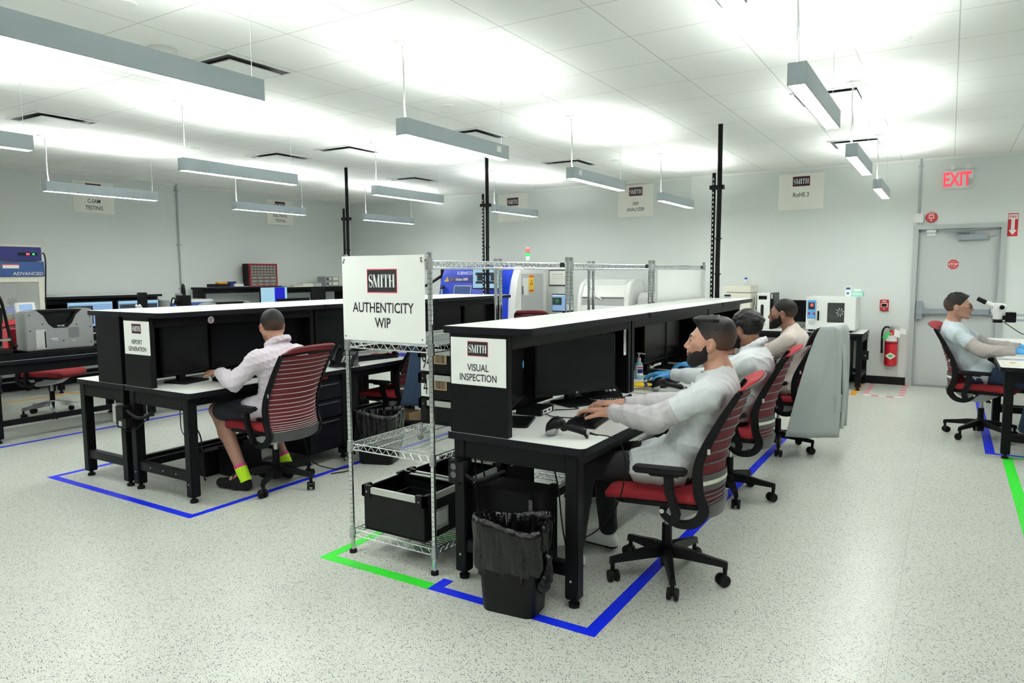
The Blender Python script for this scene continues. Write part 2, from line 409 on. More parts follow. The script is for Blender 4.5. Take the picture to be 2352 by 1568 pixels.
# ------------------------------------------------------------------ signs on the walls
def flat_sign(name, label, cat, center, right, w_, h_, lines, logo=True, body='sign_cream', thick=0.008, group=None, lh=0.045, up=(0, 0, 1), logo_v=None, logo_w=None, ls=None, text_v=0.0, sx=0.8):
    r = Vector(right); n = r.cross(Vector(up))
    T = thing(name, label, cat, Vector(center)-Vector((0, 0, h_/2)), 0, group)
    fm = face_frame(Vector((0, 0, h_/2))+n*thick, right, up)
    b = MB(body); b.T = fm; b.box(-w_/2, w_/2, -h_/2, h_/2, -thick, 0); b.build('board', T, smooth=False)
    if logo:
        g = MB('sign_red'); g.T = fm; lw = logo_w or w_*.38
        serif_logo(g, 0, h_*.5-h_*.21 if logo_v is None else logo_v, lw, lw*.6, .001); g.build('logo', T, smooth=False)
    t = MB('ink'); t.T = fm; ls = ls or lh*1.75
    for i, s_ in enumerate(lines):
        if s_: put_text(t, s_, 0, text_v+ls*(len(lines)-1)/2-i*ls, lh, sx, .005, .0012)
    if lines: t.build('lettering', T, smooth=False)
    return T
WS = 'station signs high on the walls'
Lr = (0, 1, 0)   # reading direction on the left wall
flat_sign('wall_sign', 'cream wall sign reading C-SAM TESTING, half behind a lamp', 'sign', (XL, 5.635, 2.65), Lr, .585, .445, ['C-SAM', 'TESTING'], group=WS, lh=.055, text_v=-.10)
flat_sign('wall_sign', 'cream wall sign reading ELECTRICAL TESTING', 'sign', (XL, 8.99, 2.665), Lr, .60, .445, ['ELECTRICAL', 'TESTING'], group=WS, lh=.052, text_v=-.10)
flat_sign('wall_sign', 'cream wall sign with its text covered by a hanging lamp', 'sign', (-6.64, YB, 2.685), (1, 0, 0), .61, .49, [], group=WS, logo_v=.10)
flat_sign('wall_sign', 'cream wall sign reading XRF ANALYZER', 'sign', (-4.33, YB, 2.67), (1, 0, 0), .60, .50, ['XRF', 'ANALYZER'], group=WS, lh=.052, text_v=-.09)
flat_sign('wall_sign', 'cream wall sign reading RoHS 3', 'sign', (-1.835, YD, 2.645), (1, 0, 0), .60, .50, ['RoHS 3'], group=WS, lh=.06, text_v=-.04)

# exit sign with two lamp heads
T = thing('exit_sign', 'illuminated EXIT sign with two lamp heads above the door', 'exit sign', (0.045, YD, 2.565))
MB('white_plastic').box(-.16, .15, -.045, 0, 0, .225).build('housing', T, bevel=.006)
t = MB('exit_red'); t.T = face_frame((-.005, -.0462, .115), (1, 0, 0), (0, 0, 1)); put_text(t, 'EXIT', -.012, 0, .165, .62, .03); t.build('lettering', T, smooth=False)
MB('light_grey').box(.10, .14, -.052, -.045, .03, .11).build('battery_cover', T, bevel=.003)
for x in (-.075, .09):
    l = MB('white_plastic').cyl((x, -.02, .225), (x, -.02, .245), .012).cyl((x, -.055, .262), (x, .0, .262), .034, .026, 18)
    l.build('lamp_head', T); 
T = thing('fire_alarm_horn', 'round red STOP alarm beside a white box over the door', 'alarm', (-.235, YD, 2.14))
MB('red_paint').cyl((0, 0, .075), (0, -.04, .075), .07, .062, 24).build('body', T, bevel=.003)
a = MB('sign_white'); a.T = face_frame((0, -.0415, .075), (1, 0, 0), (0, 0, 1)); put_text(a, 'STOP', 0, .045, .016, .9, .02); a.box(-.03, .03, -.018, .028, 0, .001); a.mat('red_paint').box(-.022, .022, -.008, .02, .001, .004); a.mat('sign_white').cyl((0, -.042, 0), (0, -.042, .006), .009)
a.build('faceplate', T, smooth=False)
T = thing('junction_box', 'white junction box on the wall over the left door corner', 'junction box', (-.375, YD, 2.15))
MB('white_plastic').box(-.052, .05, -.055, 0, 0, .12).build('box', T, bevel=.004)
MB('white_plastic').tube([(.02, -.02, 0), (.03, -.02, -.04), (-.0, -.02, -.06)], .007).build('cable', T)
tag(MB('frame_grey').cyl((-.38, YD-.014, 2.27), (-.38, YD-.014, ZC), .014).box(-.41, -.35, YD-.018, YD, 2.87, 2.885).build('conduit'), 'grey conduit pipe running from the junction box to the ceiling', 'conduit')
c = MB('frame_grey').cyl((XL+.016, 6.93, .9), (XL+.016, 6.93, ZC), .015)
for z in (2.86, 2.0, 1.3): c.box(XL, XL+.02, 6.89, 6.97, z, z+.02)
tag(c.build('conduit'), 'grey conduit pipe running down the left wall', 'conduit')
T = thing('fire_alarm_pull', 'red FIRE pull station on the wall above the extinguisher', 'fire alarm', (-.731, YD, .995))
MB('red_paint').box(-.052, .052, -.04, 0, 0, .15).build('body', T, bevel=.006)
t = MB('sign_white'); t.T = face_frame((0, -.0405, .075), (1, 0, 0), (0, 0, 1)); put_text(t, 'FIRE', 0, .052, .022, .9, .02); t.box(-.038, .038, -.025, .028, 0, .002); t.mat('black_plastic').box(-.03, .03, -.018, .02, .002, .008); put_text(t.mat('sign_white'), 'PULL', 0, -.05, .012, .9, .01); t.build('faceplate', T, smooth=False)
# fire extinguisher
T = thing('fire_extinguisher', 'red fire extinguisher with green tag hanging beside the door', 'fire extinguisher', (-.625, YD, .262))
MB('red_paint').lathe([(.0, 0), (.06, 0), (.075, .012), (.078, .03), (.078, .36), (.072, .41), (.045, .45), (.025, .465), (.022, .48)], (0, -.09, 0), 24).build('cylinder', T)
v_ = MB('steel').cyl((0, -.09, .475), (0, -.09, .51), .02).box(-.02, .02, -.11, -.07, .50, .53)
v_.mat('alum').box(-.09, .075, -.1, -.08, .532, .542).box(-.05, .09, -.1, -.08, .512, .52).build('valve', T)
MB('black_rubber').tube(spline([(-.02, -.09, .51), (-.07, -.09, .52), (-.105, -.1, .47), (-.112, -.1, .36), (-.11, -.1, .24)], 6), .012).cyl((-.11, -.1, .24), (-.108, -.1, .17), .011, .016).build('hose', T)
MB('black_rubber').cyl((0, -.09, .30), (0, -.09, .31), .0795, n=24, cap=False).box(-.03, .03, -.015, 0, .28, .33).build('strap', T)
lb = MB('white_plastic')
lb.loft([[(.0788*math.sin(a), -.09-.0788*math.cos(a), z) for a in np.linspace(-1.1, 1.1, 12)] for z in (.335, .415)], closed=False)
lb.mat('sign_white')
zs = np.linspace(.095, .185, 9)
lb.loft([[(.0788*math.sin(a*(1-abs(z-.14)/.046)), -.09-.0788*math.cos(a*(1-abs(z-.14)/.046)), z) for a in np.linspace(-.95, .95, 9)] for z in zs], closed=False)
lb.mat('tag_green').loft([[(.0794*math.sin(a*(1-abs(z-.14)/.024)), -.09-.0794*math.cos(a*(1-abs(z-.14)/.024)), z) for a in np.linspace(-.45, .45, 7)] for z in np.linspace(.118, .162, 7)], closed=False)
lb.build('label_band', T)
MB('tag_green').add([(-.11, -.135, .38), (-.075, -.15, .36), (-.0, -.17, .44), (-.03, -.15, .47)], [(0, 1, 2, 3)]).build('green_tag', T, smooth=False)
MB('sign_white').add([(.03, -.17, .41), (.1, -.175, .385), (.11, -.16, .47), (.04, -.15, .50)], [(0, 1, 2, 3)]).add([(.09, -.13, .44), (.17, -.11, .43), (.165, -.11, .5), (.1, -.13, .51)], [(0, 1, 2, 3)]).build('paper_tags', T, smooth=False)
T = thing('fire_extinguisher_sign', 'red and white FIRE EXTINGUISHER arrow sign right of the door', 'sign', (.634, YD, 1.945))
MB('red_paint').box(-.052, .052, -.004, 0, 0, .28).build('board', T, smooth=False)
t = MB('sign_white'); t.T = face_frame((0, -.0045, .14), (1, 0, 0), (0, 0, 1))
t.box(-.046, .046, .068, .128, 0, .0005).box(-.018, .018, -.07, .07, 0, .0005).add([(-.042, -.062, .0005), (0, -.125, .0005), (.042, -.062, .0005)], [(0, 1, 2)])
t.mat('red_paint'); put_text(t, 'FIRE', 0, .098, .034, .85, .02, .001)
for i, ch in enumerate('EXTINGUISHER'): put_text(t, ch, 0, .056-i*.0115, .0085, .9, .02, .001)
t.build('lettering', T, smooth=False)
T = thing('stop_sticker', 'red octagonal STOP sticker on the grey door', 'sticker', (.031, YD+.05, 1.548))
oc = [(.063*math.cos(PI/8+i*PI/4), .063*math.sin(PI/8+i*PI/4)) for i in range(8)]
t = MB('red_paint'); t.T = face_frame((0, -.003, .06), (1, 0, 0), (0, 0, 1)); t.prism(oc, 'z', -.003, 0); t.build('sticker_face', T, smooth=False)
t = MB('sign_white'); t.T = face_frame((0, -.0035, .06), (1, 0, 0), (0, 0, 1)); put_text(t, 'STOP', 0, 0, .03, 1.0, .025)
for yy in (-.035, .035): t.box(-.035, .035, yy-.002, yy+.002, 0, .0004)
t.build('lettering', T, smooth=False)
T = thing('framed_certificate', 'black framed certificate on the back wall behind the racks', 'picture', (-5.75, YB, 1.31))
MB('black_plastic').box(-.16, .22, -.02, 0, 0, .27).build('frame', T, bevel=.003)
MB('sign_cream').box(-.145, .205, -.022, -.019, .015, .255).mat('light_grey').box(-.08, .14, -.0225, -.022, .19, .2).box(-.1, .16, -.0225, -.022, .15, .155).box(-.1, .16, -.0225, -.022, .12, .125).build('paper', T, smooth=False)

# ------------------------------------------------------------------ hanging lamps, diffusers, ceiling discs, power poles
LB0 = 2.40
def make_lamp(label):
    T = thing('pendant_light', label, 'light', (0, 0, LB0), 0, 'linear pendant lights')
    b = MB('fixture_grey'); W_, H_, L_ = .085, .105, 1.22
    b.box(0, .006, 0, L_, 0, H_).box(W_-.006, W_, 0, L_, 0, H_).box(.006, W_-.006, 0, .006, 0, H_).box(.006, W_-.006, L_-.006, L_, 0, H_)
    b.build('housing', T, smooth=False)
    MB('lamp_diffuser').box(.006, W_-.006, .006, L_-.006, .001, .01).build('diffuser', T, smooth=False)
    MB('lamp_uplight').box(.012, W_-.012, .01, L_-.01, .075, .083).build('uplight', T, smooth=False)
    MB('steel').cyl((W_/2, .04, .08), (W_/2, .04, ZC-LB0), .0015, n=5).build('suspension_wire', T)
    MB('steel').cyl((W_/2, L_-.04, .08), (W_/2, L_-.04, ZC-LB0), .0015, n=5).cyl((W_/2, L_-.04, ZC-LB0-.03), (W_/2, L_-.04, ZC-LB0), .005, n=6).build('suspension_wire', T)
    MB('white_plastic').tube(spline([(W_/2, .055, .08), (W_/2-.012, .05, .16), (W_/2-.008, .045, .3), (W_/2-.014, .05, .42), (W_/2-.012, .04, ZC-LB0-.01)], 5), .006, 6).build('power_cord', T)
    MB('white_plastic').cyl((W_/2, .03, ZC-LB0-.016), (W_/2, .03, ZC-LB0), .055, .062, 22).build('canopy', T)
    return T
L0 = None
LAMPS = [(-3.085, 1.26, 'nearest of the hanging lamps, crossing the upper left corner'), (-5.60, 1.33, 'hanging lamp cut by the left edge of the picture'),
 (-8.07, 3.78, 'hanging lamp in front of the C-SAM TESTING sign'), (-5.58, 3.685, 'hanging lamp over the report generation desks'),
 (-8.24, 6.2, 'hanging lamp partly covering the ELECTRICAL TESTING sign'), (-5.52, 5.97, 'hanging lamp above the middle of the left benches'),
 (-8.16, 8.6, 'hanging lamp left of the power pole with the lowest top'), (-3.04, 3.53, 'hanging lamp with a white sticker near its right end, above the wire rack'),
 (-5.6, 8.5, 'hanging lamp covering the text of a cream wall sign'), (-3.09, 5.98, 'hanging lamp with a white sticker near its left end'),
 (-3.11, 8.44, 'hanging lamp to the right of the XRF ANALYZER sign'), (-.70, 3.63, 'large hanging lamp nearest of the right row, seen end-on'),
 (-.73, 6.1, 'hanging lamp in the middle of the visible right row'), (-.745, 8.57, 'smallest and farthest hanging lamp of the right row'),
 (-.69, 1.24, 'hanging lamp at the top edge, only its far end in view'), (-8.1, 1.3, 'hanging lamp outside the left edge of the view'),
 (-3.08, -1.2, 'hanging lamp behind the viewpoint over the aisle'), (-.68, -1.2, 'hanging lamp behind the viewpoint near the right row'), (-5.6, -1.2, 'hanging lamp behind the viewpoint on the left'), (1.75, 6.1, 'unseen hanging lamp added outside the right edge to brighten the door wall'), (1.75, 8.5, 'unseen hanging lamp added outside the right edge, close to the door wall it brightens')]  # both right-edge lamps are added out of view to brighten the door wall
for x, y, lab in LAMPS:
    if L0 is None: L0 = make_lamp(lab); L0.location = (x, y, LB0)
    else:
        o = dup(L0, (x, y, LB0), 0, lab)
        if 'sticker' in lab:
            yy = .12 if 'left end' in lab else 1.08
            MB('sign_white').box(.085, .0858, yy-.03, yy+.03, .04, .085).build('sticker', o, smooth=False)
def make_diffuser(lab):
    T = thing('air_diffuser', lab, 'vent', (0, 0, ZC), 0, 'square ceiling air diffusers')
    MB('white_plastic').box(-.28, .28, -.28, -.26, -.012, 0).box(-.28, .28, .26, .28, -.012, 0).box(-.28, -.26, -.26, .26, -.012, 0).box(.26, .28, -.26, .26, -.012, 0).build('frame', T, smooth=False)
    MB('dark_groove').box(-.26, .26, -.26, .26, -.004, 0).build('opening', T, smooth=False)
    MB('white_plastic').box(-.21, .21, -.21, .21, -.03, -.022).cyl((-.1, .1, -.022), (-.1, .1, 0), .006, n=6).cyl((.1, -.1, -.022), (.1, -.1, 0), .006, n=6).build('plate', T, smooth=False)
    return T
D0 = None
for x, y, lab in [(-4.34, 3.35, 'square air diffuser with a dark gap behind the nearest lamp'), (-7.16, 3.5, 'square air diffuser above the lamp at the left edge'), (-6.07, 6.2, 'square air diffuser above the left benches near the plain power pole'), (-4.34, 6.22, 'square air diffuser beyond the stickered lamp over the wire rack'), (-4.34, 8.5, 'square air diffuser behind the lamp with a sticker at its left end'),
                  (-.90, 6.52, 'square air diffuser over the right row of lamps'), (-.95, 8.98, 'square air diffuser over the far end of the right row'), (-7.1, 8.6, 'square air diffuser far back above the small left lamps'), (-7.1, 6.05, 'square air diffuser behind the report generation lamp')]:
    if D0 is None: D0 = make_diffuser(lab); D0.location = (x, y, ZC)
    else: dup(D0, (x, y, ZC), 0, lab)
SPR = [(-3.80, 2.26, 'at the top left, before the nearest lamp'), (-3.76, 5.04, 'between the two stickered lamps'), (-7.40, 5.12, 'beyond the lamp over report generation'), (-.317, 5.19, 'near the top right corner of the ceiling'), (-3.76, 8.65, 'beyond the lamp with a sticker at its left end'), (-.33, 8.84, 'toward the door wall at the right'), (-9.93, 5.23, 'near the left wall above C-SAM TESTING')]
s0 = None
for x, y, lab in SPR:
    if s0 is None:
        s0 = MB('white_plastic').cyl((0, 0, -.008), (0, 0, 0), .048, .052, 22).build('ceiling_disc', loc=(x, y, ZC)); tag(s0, 'flat round white ceiling disc '+lab, 'sprinkler cover', 'flat ceiling sprinkler covers')
    else:
        o = s0.copy(); COL.objects.link(o); o.location = (x, y, ZC); o['label'] = 'flat round white ceiling disc '+lab
o = MB('white_plastic').cyl((0, 0, -.05), (0, 0, 0), .085, .095, 26).build('ceiling_speaker', loc=(-4.38, 2.82, ZC), bevel=.006); tag(o, 'round white ceiling dome half hidden behind the nearest lamp', 'smoke detector')

def power_pole(x, y, ztop_rail, label, slotted, zb=0.0):
    T = thing('power_pole', label, 'pole', (x, y, 0), 0, 'black power poles to the ceiling')
    rail = MB('black_steel').box(-.06, -.025, -.02, -.015, zb, ztop_rail).box(-.06, -.055, -.02, .02, zb, ztop_rail)
    rail.mat('white_plastic')
    z = 1.0
    while z < ztop_rail-.05 and slotted:
        rail.add([(-.048+.006*math.cos(a), -.0206, z+.012*math.sin(a)) for a in np.linspace(0, 2*PI, 9)[:-1]], [tuple(range(8))]); z += .045
    rail.build('slotted_rail', T, smooth=False)
    c = MB('black_rubber')
    for dx, dy, r in ((-.005, 0, .013), (.016, .004, .012), (.003, .018, .012)):
        c.tube([(dx, dy, zb), (dx+.004, dy, .9), (dx-.002, dy, 1.6), (dx+.003, dy, 2.3), (dx, dy, ZC)], r, 8)
    c.build('cable_conduits', T)
    MB('black_steel').box(-.085, .05, -.026, -.02, ztop_rail-.16, ztop_rail-.12).box(-.085, .05, .03, .035, ztop_rail-.16, ztop_rail-.12).box(.045, .05, -.026, .035, ztop_rail-.16, ztop_rail-.12).build('clamp', T, smooth=False)
    MB('black_rubber').cyl((.005, .004, 1.85), (.005, .004, 1.862), .033, n=14).cyl((.005, .004, 1.5), (.005, .004, 1.512), .033, n=14).build('cable_ties', T)
    return T
power_pole(-1.985, 7.12, 2.50, 'thickest black slotted power pole, behind the visual inspection row', True)
power_pole(-5.0, 7.5, 2.52, 'black power pole rising behind the middle benches, top under a lamp', True)
power_pole(-7.06, 7.14, 2.42, 'plain black power pole at the corner of the left and back walls', False)
# floor tape
def tape(name, label, polys, m_, kindcat='floor tape'):
    b = MB(m_)
    for p in polys: b.prism(p, 'z', 0.0, 0.0012)
    return tag(b.build(name, smooth=False), label, kindcat)
TW = .05
R_ = lambda x0, x1, y0, y1: [(x0, y0), (x1, y0), (x1, y1), (x0, y1)]
tape('floor_tape', 'blue floor tape outlining the visual inspection row', [R_(-2.09, -1.2, 2.585, 2.64), R_(-1.26, -1.2, 2.64, 7.2), R_(-2.09, -2.03, 2.64, 2.72)], 'blue_tape')
tape('floor_tape', 'bright green floor tape under the wire rack', [R_(-2.83, -2.09, 2.585, 2.65), R_(-2.83, -2.77, 2.65, 7.4)], 'green_tape')
tape('floor_tape', 'blue floor tape outlining the report generation desks', [R_(-5.77, -4.0, 2.60, 2.655), R_(-4.05, -4.0, 2.655, 7.2), R_(-5.77, -5.72, 2.655, 7.2)], 'blue_tape')
tape('floor_tape', 'blue tape line along the aisle left of report generation', [R_(-7.18, -7.13, 2.4, 7.2)], 'blue_tape')
tape('floor_tape', 'blue tape line under the chair with the bright metal base', [R_(-8.16, -8.11, 2.4, 7.2)], 'blue_tape')
tape('floor_tape', 'orange floor tape before the benches along the left wall', [R_(-9.68, -9.62, 2.6, 4.55), R_(-9.9, -9.62, 4.55, 4.6), R_(-9.68, -9.62, 4.75, 9.8), R_(-9.9, -9.62, 4.7, 4.75)], 'orange_tape')
tape('floor_tape', 'orange floor tape corner by the oven table', [R_(-2.9, -.93, 9.58, 9.64), R_(-.99, -.93, 9.64, 10.7)], 'orange_tape')
hz = MB('red_tape'); 
for (x0, x1, y0, y1) in ((-.86, -.45, 9.62, 9.68), (-.86, -.80, 9.68, 10.7), (-.47, -.41, 9.68, 10.7)):
    n_ = int(round(max(x1-x0, y1-y0)/.075)); 
    for i in range(n_):
        hz.mat('red_tape' if i % 2 else 'white_tape')
        if x1-x0 > y1-y0:
            a = x0+(x1-x0)*i/n_; b_ = x0+(x1-x0)*(i+1)/n_; sk = .03
            hz.prism([(a+sk, y0), (b_+sk, y0), (b_, y1), (a, y1)], 'z', 0, .0012)
        else:
            a = y0+(y1-y0)*i/n_; b_ = y0+(y1-y0)*(i+1)/n_; sk = .03
            hz.prism([(x0, a), (x1, a+sk), (x1, b_+sk), (x0, b_)], 'z', 0, .0012)
tag(hz.build('hazard_tape', smooth=False), 'red and white striped floor tape under the fire extinguisher', 'floor tape')
tape('floor_tape', 'blue floor tape around the microscope bench on the right', [R_(.32, .39, 7.0, 10.0), R_(.39, 1.2, 7.0, 7.05)], 'blue_tape')
tape('floor_tape', 'green floor tape running out at the right picture edge', [R_(.43, .50, 3.0, 6.97), R_(.50, 1.2, 6.92, 6.97)], 'green_tape')
# ------------------------------------------------------------------ workbenches
def workbench(label, loc, L, D=.74, rz=0.0, riser=None, rd=.48, pd=.345, near=True, far=True, pedestal=None, group=None, ht=.75, back=True, bar=True, ro=.018):
    """local frame: x from the back edge (0) to the user's edge (D), y along the row"""
    T = thing('workbench', label, 'workbench', (loc[0], loc[1], 0), rz, group)
    t = MB('laminate'); r = .035
    t.mat('black_edge').prism(rrect(0, D, 0, L, r, 5, (1, 0, 0, 1)), 'z', ht-.036, ht-.001)
    t.mat('laminate').prism(rrect(.003, D-.003, .003, L-.003, r-.003, 5, (1, 0, 0, 1)), 'z', ht-.001, ht)
    t.build('tabletop', T, bevel=0, ang=30)
    lw = .065
    for x0 in (.025, D-.035-lw):
        for y0 in (.012, L-.012-lw):
            l = MB('black_steel').box(x0, x0+lw, y0, y0+lw, .04, ht-.036).build('leg', T, bevel=.005)
            MB('black_rubber').cyl((x0+lw/2, y0+lw/2, 0), (x0+lw/2, y0+lw/2, .018), .026, n=14).cyl((x0+lw/2, y0+lw/2, .018), (x0+lw/2, y0+lw/2, .042), .014, n=10).mat('steel').cyl((x0+lw/2-.001, y0-.003, .13), (x0+lw/2-.001, y0, .13), .006, n=8).build('foot', l)
    a = MB('black_steel')
    for y0 in (.016, L-.016-.03): a.box(.025+lw, D-.035-lw, y0, y0+.03, ht-.125, ht-.036)
    a.box(.03, .06, .012+lw, L-.012-lw, ht-.125, ht-.036).box(D-.075, D-.045, .012+lw, L-.012-lw, ht-.095, ht-.036)
    a.build('apron', T, bevel=.003)
    if bar:
        s = MB('black_steel')
        for y0 in (.022, L-.022-.045):
            s.box(.025+lw, D-.035-lw, y0, y0+.045, .145, .205)
            s.mat('white_plastic')
            for k in (.3, .5, .7): s.cyl((D*k, y0-.0008, .178), (D*k, y0, .178), .0055, n=8)
            s.mat('black_steel')
        s.box(.04, .08, .022, L-.022, .15, .2)
        s.build('stretcher', T, bevel=.003)
    if riser:
        for on, y0 in ((near, .003), (far, L-.043)):
            if not on: continue
            p = MB('black_steel').box(.015, pd, y0, y0+.04, ht, riser-.035)
            p.mat('dark_groove').cyl((pd-.0, y0+.02, riser-.075), (pd+.002, y0+.02, riser-.075), .004, n=8).cyl((pd, y0+.02, riser-.055), (pd+.002, y0+.02, riser-.055), .004, n=8)
            p.build('end_panel', T, bevel=.002)
        if back: MB('black_steel').box(.012, .026, .04, L-.04, ht+.02, riser-.04).build('back_panel', T, smooth=False)
        MB('black_steel').box(pd-.035, pd-.0, .043, L-.043, riser-.105, riser-.035).build('header_beam', T, bevel=.002)
        s = MB('black_edge').prism(rrect(-ro, rd-.018, -.002, L+.002-.004, .045, 5, (0, 0, 0, 1 if near else 0)), 'z', riser-.035, riser-.001)
        s.mat('laminate').prism(rrect(.003-ro, rd-.021, .001, L-.005, .042, 5, (0, 0, 0, 1 if near else 0)), 'z', riser-.001, riser)
        s.build('riser_shelf', T, ang=30)
    if pedestal:
        y0, y1 = pedestal; c = MB('black_steel').box(.12, D-.05, y0, y1, .10, ht-.037).build('drawer_cabinet', T, bevel=.003)
        z = .11
        for hh in (.26, .15, .15):
            d = MB('black_edge').box(D-.05, D-.034, y0+.01, y1-.01, z, z+hh-.012).build('drawer', T, bevel=.003)
            MB('dark_groove').box(D-.034, D-.022, y0+.05, y1-.05, z+hh-.035, z+hh-.028).build('handle', d)
            z += hh
        MB('red_paint').box(D-.034, D-.032, (y0+y1)/2-.03, (y0+y1)/2+.03, z+.02, z+.034).build('badge', T, smooth=False)
    return T
H_ = 1.27
VX = -2.07
workbench('nearest workbench of the visual inspection row, sign on its end panel', (VX, 2.745), 1.50, riser=H_, group=None)
workbench('middle workbench of the visual inspection row, with hand sanitizer', (VX, 4.26), 1.68, riser=H_)
workbench('farthest workbench of the visual inspection row, by the thickest power pole', (VX, 5.955), 1.06, riser=H_)
LX = -4.935
workbench('report generation workbench where the man with his back to us types', (LX, 2.765), 1.47, .745, riser=H_, pd=.325, ro=-.002, pedestal=(1.03, 1.40))
workbench('workbench with desk phone and keyboard behind the AUTHENTICITY WIP sign', (LX, 4.25), 1.50, .745, riser=H_, pd=.325, ro=-.002)
workbench('far black riser workbench seen through the wire rack', (LX, 5.765), 1.45, .745, riser=H_, pd=.325, ro=-.002)
workbench('left report generation workbench backing onto the first, white corner showing', (-4.95, 2.765+1.47), 1.47, .655, PI, riser=H_, pd=.325, rd=.44, near=False, far=True, ro=0)
workbench('second back-to-back workbench on the left side of report generation', (-4.95, 4.25+1.5), 1.50, .655, PI, riser=H_, pd=.325, rd=.44, ro=0)
workbench('third back-to-back workbench at the far end of the left side', (-4.95, 5.765+1.45), 1.45, .655, PI, riser=H_, pd=.325, rd=.44, ro=0)
workbench('black workbench carrying the big silver microscope controller', (-7.27, 2.88+1.44), 1.44, .74, PI)
workbench('workbench in the third row carrying the second silver controller', (-7.27, 4.34+1.46), 1.46, .74, PI)
workbench('workbench in the third row carrying the turned-away monitor', (-7.27, 5.82+1.25), 1.25, .74, PI)
workbench('wall workbench under the blue fume hood', (-10.5, 2.75), 1.85, .76)
workbench('wall workbench with riser over two blue screens', (-10.5, 4.62), 1.65, .76, riser=1.25, near=True)
workbench('wall workbench under the long blue-fronted machine', (-10.5, 6.29), .76, .76)
workbench('wall workbench with riser shelf holding the red drawer cabinet', (-10.5, 7.07), 1.55, .76, riser=1.33, rd=.36, pd=.3, back=False)
workbench('wall workbench with riser shelf holding stacked meters', (-10.5, 8.64), 1.6, .76, riser=1.30, rd=.36, pd=.3, back=False)
workbench('back wall workbench under the white analyzer', (-5.45, YB-.05), 1.9, .80, -PI/2)
workbench('back wall workbench under the white drying oven', (-2.92, YD-.03), 2.02, .80, -PI/2, pedestal=(1.28, 1.85), ht=.735)
workbench('microscope workbench at the right picture edge', (1.14, 6.85+1.5), 1.5, .76, PI)
workbench('farther microscope workbench at the right picture edge', (1.14, 8.37+1.45), 1.45, .76, PI)

def station_sign(label, x0, x1, z0, z1, y, lines, lw, lh, ls, tv, lv):
    T = thing('station_sign', label, 'sign', ((x0+x1)/2, y, z0), 0, 'white station signs with the logo')
    w_, h_ = x1-x0, z1-z0
    fm = face_frame((0, -.0022, h_/2), (1, 0, 0), (0, 0, 1))
    b = MB('sign_white'); b.T = fm; b.box(-w_/2, w_/2, -h_/2, h_/2, -.002, 0); b.build('board', T, smooth=False)
    g = MB('sign_red'); g.T = fm; serif_logo(g, 0, lv, lw, lw*.6, .0006); g.build('logo', T, smooth=False)
    t = MB('ink'); t.T = fm
    for i, s_ in enumerate(lines): put_text(t, s_, 0, tv-i*ls, lh, .80, .014, .0008)
    t.build('lettering', T, smooth=False)
    return T
station_sign('white sign reading VISUAL INSPECTION on the black end panel', -2.047, -1.731, .99, 1.218, 2.748, ['VISUAL', 'INSPECTION'], .118, .033, .048, -.028, .062)
station_sign('white sign reading REPORT GENERATION on the left end panel', -4.905, -4.602, .978, 1.21, 2.768, ['REPORT', 'GENERATION'], .112, .03, .049, -.028, .064)
S = station_sign('big white AUTHENTICITY WIP sign tied to the wire rack', -2.712, -2.164, 1.18, 1.615, 2.70, ['AUTHENTICITY', 'WIP'], .20, .05, .077, -.045, .09)
MB('black_rubber').tube([(-.262, .005, .425), (-.255, -.006, .418), (-.262, -.008, .40), (-.266, .02, .41)], .0025, 6).tube([(.262, .005, .425), (.255, -.006, .418), (.258, -.008, .40), (.266, .02, .41)], .0025, 6).tube([(.25, .01, .03), (.256, -.006, .02), (.262, .02, 0)], .0025, 6).tube([(-.255, .01, .03), (-.258, -.006, .02), (-.262, .02, 0)], .0025, 6).build('cable_ties', S)

# ------------------------------------------------------------------ wire racks
def make_rack(label, L=1.46):
    T = thing('wire_rack', label, 'rack', (0, 0, 0), 0, 'chrome wire racks behind the inspection row')
    W_ = .565; top = 1.62
    for (x, y) in ((0, 0), (W_, 0), (0, L), (W_, L)):
        p = MB('chrome').cyl((x, y, .035), (x, y, top), .0127, n=14).cyl((x, y, top-.005), (x, y, top+.006), .0145, n=14)
        p.mat('dark_groove'); z = .1
        while z < top-.03: p.cyl((x, y, z), (x, y, z+.0022), .01285, n=14, cap=False); z += .0254
        p.build('post', T)
        MB('black_rubber').cyl((x, y, 0), (x, y, .018), .02, n=12).mat('chrome').cyl((x, y, .018), (x, y, .04), .01, n=10).build('leveling_foot', T)
    for z in (.13, .61, 1.165, 1.585):
        s = MB('chrome'); dh = .032
        for (x0, y0, x1, y1) in ((0, 0, W_, 0), (0, L, W_, L), (0, 0, 0, L), (W_, 0, W_, L)):
            s.tube([(x0, y0, z), (x1, y1, z)], .0036, 6).tube([(x0, y0, z-dh), (x1, y1, z-dh)], .0036, 6)
            n_ = int(math.hypot(x1-x0, y1-y0)/.028); pts = []
            for i in range(n_+1):
                k = .03+(.94)*i/n_; pts.append((x0+(x1-x0)*k, y0+(y1-y0)*k, z if i % 2 else z-dh))
            s.tube(pts, .0024, 5)
        for i in range(int(L/.0245)):
            y = .02+i*.0245; s.tube([(0, y, z+.003), (W_, y, z+.003)], .0019, 4)
        for k in (.33, .66): s.tube([(W_*k, 0, z-.002), (W_*k, L, z-.002)], .003, 5)
        s.build('wire_shelf', T)
        for (x, y) in ((0, 0), (W_, 0), (0, L), (W_, L)): MB('steel').cyl((x, y, z-dh-.012), (x, y, z+.014), .0185, .0165, 12).build('shelf_collar', T)
    MB('black_plastic').box(W_-.002, W_+.006, L-.10, L-.045, top-.06, top-.03).build('name_clip', T, bevel=.001)
    return T
R0 = make_rack('nearest chrome wire rack, carrying the AUTHENTICITY WIP sign'); R0.location = (-2.725, 2.735, 0)
dup(R0, (-2.725, 4.255, 0), 0, 'middle chrome wire rack behind the inspection row')
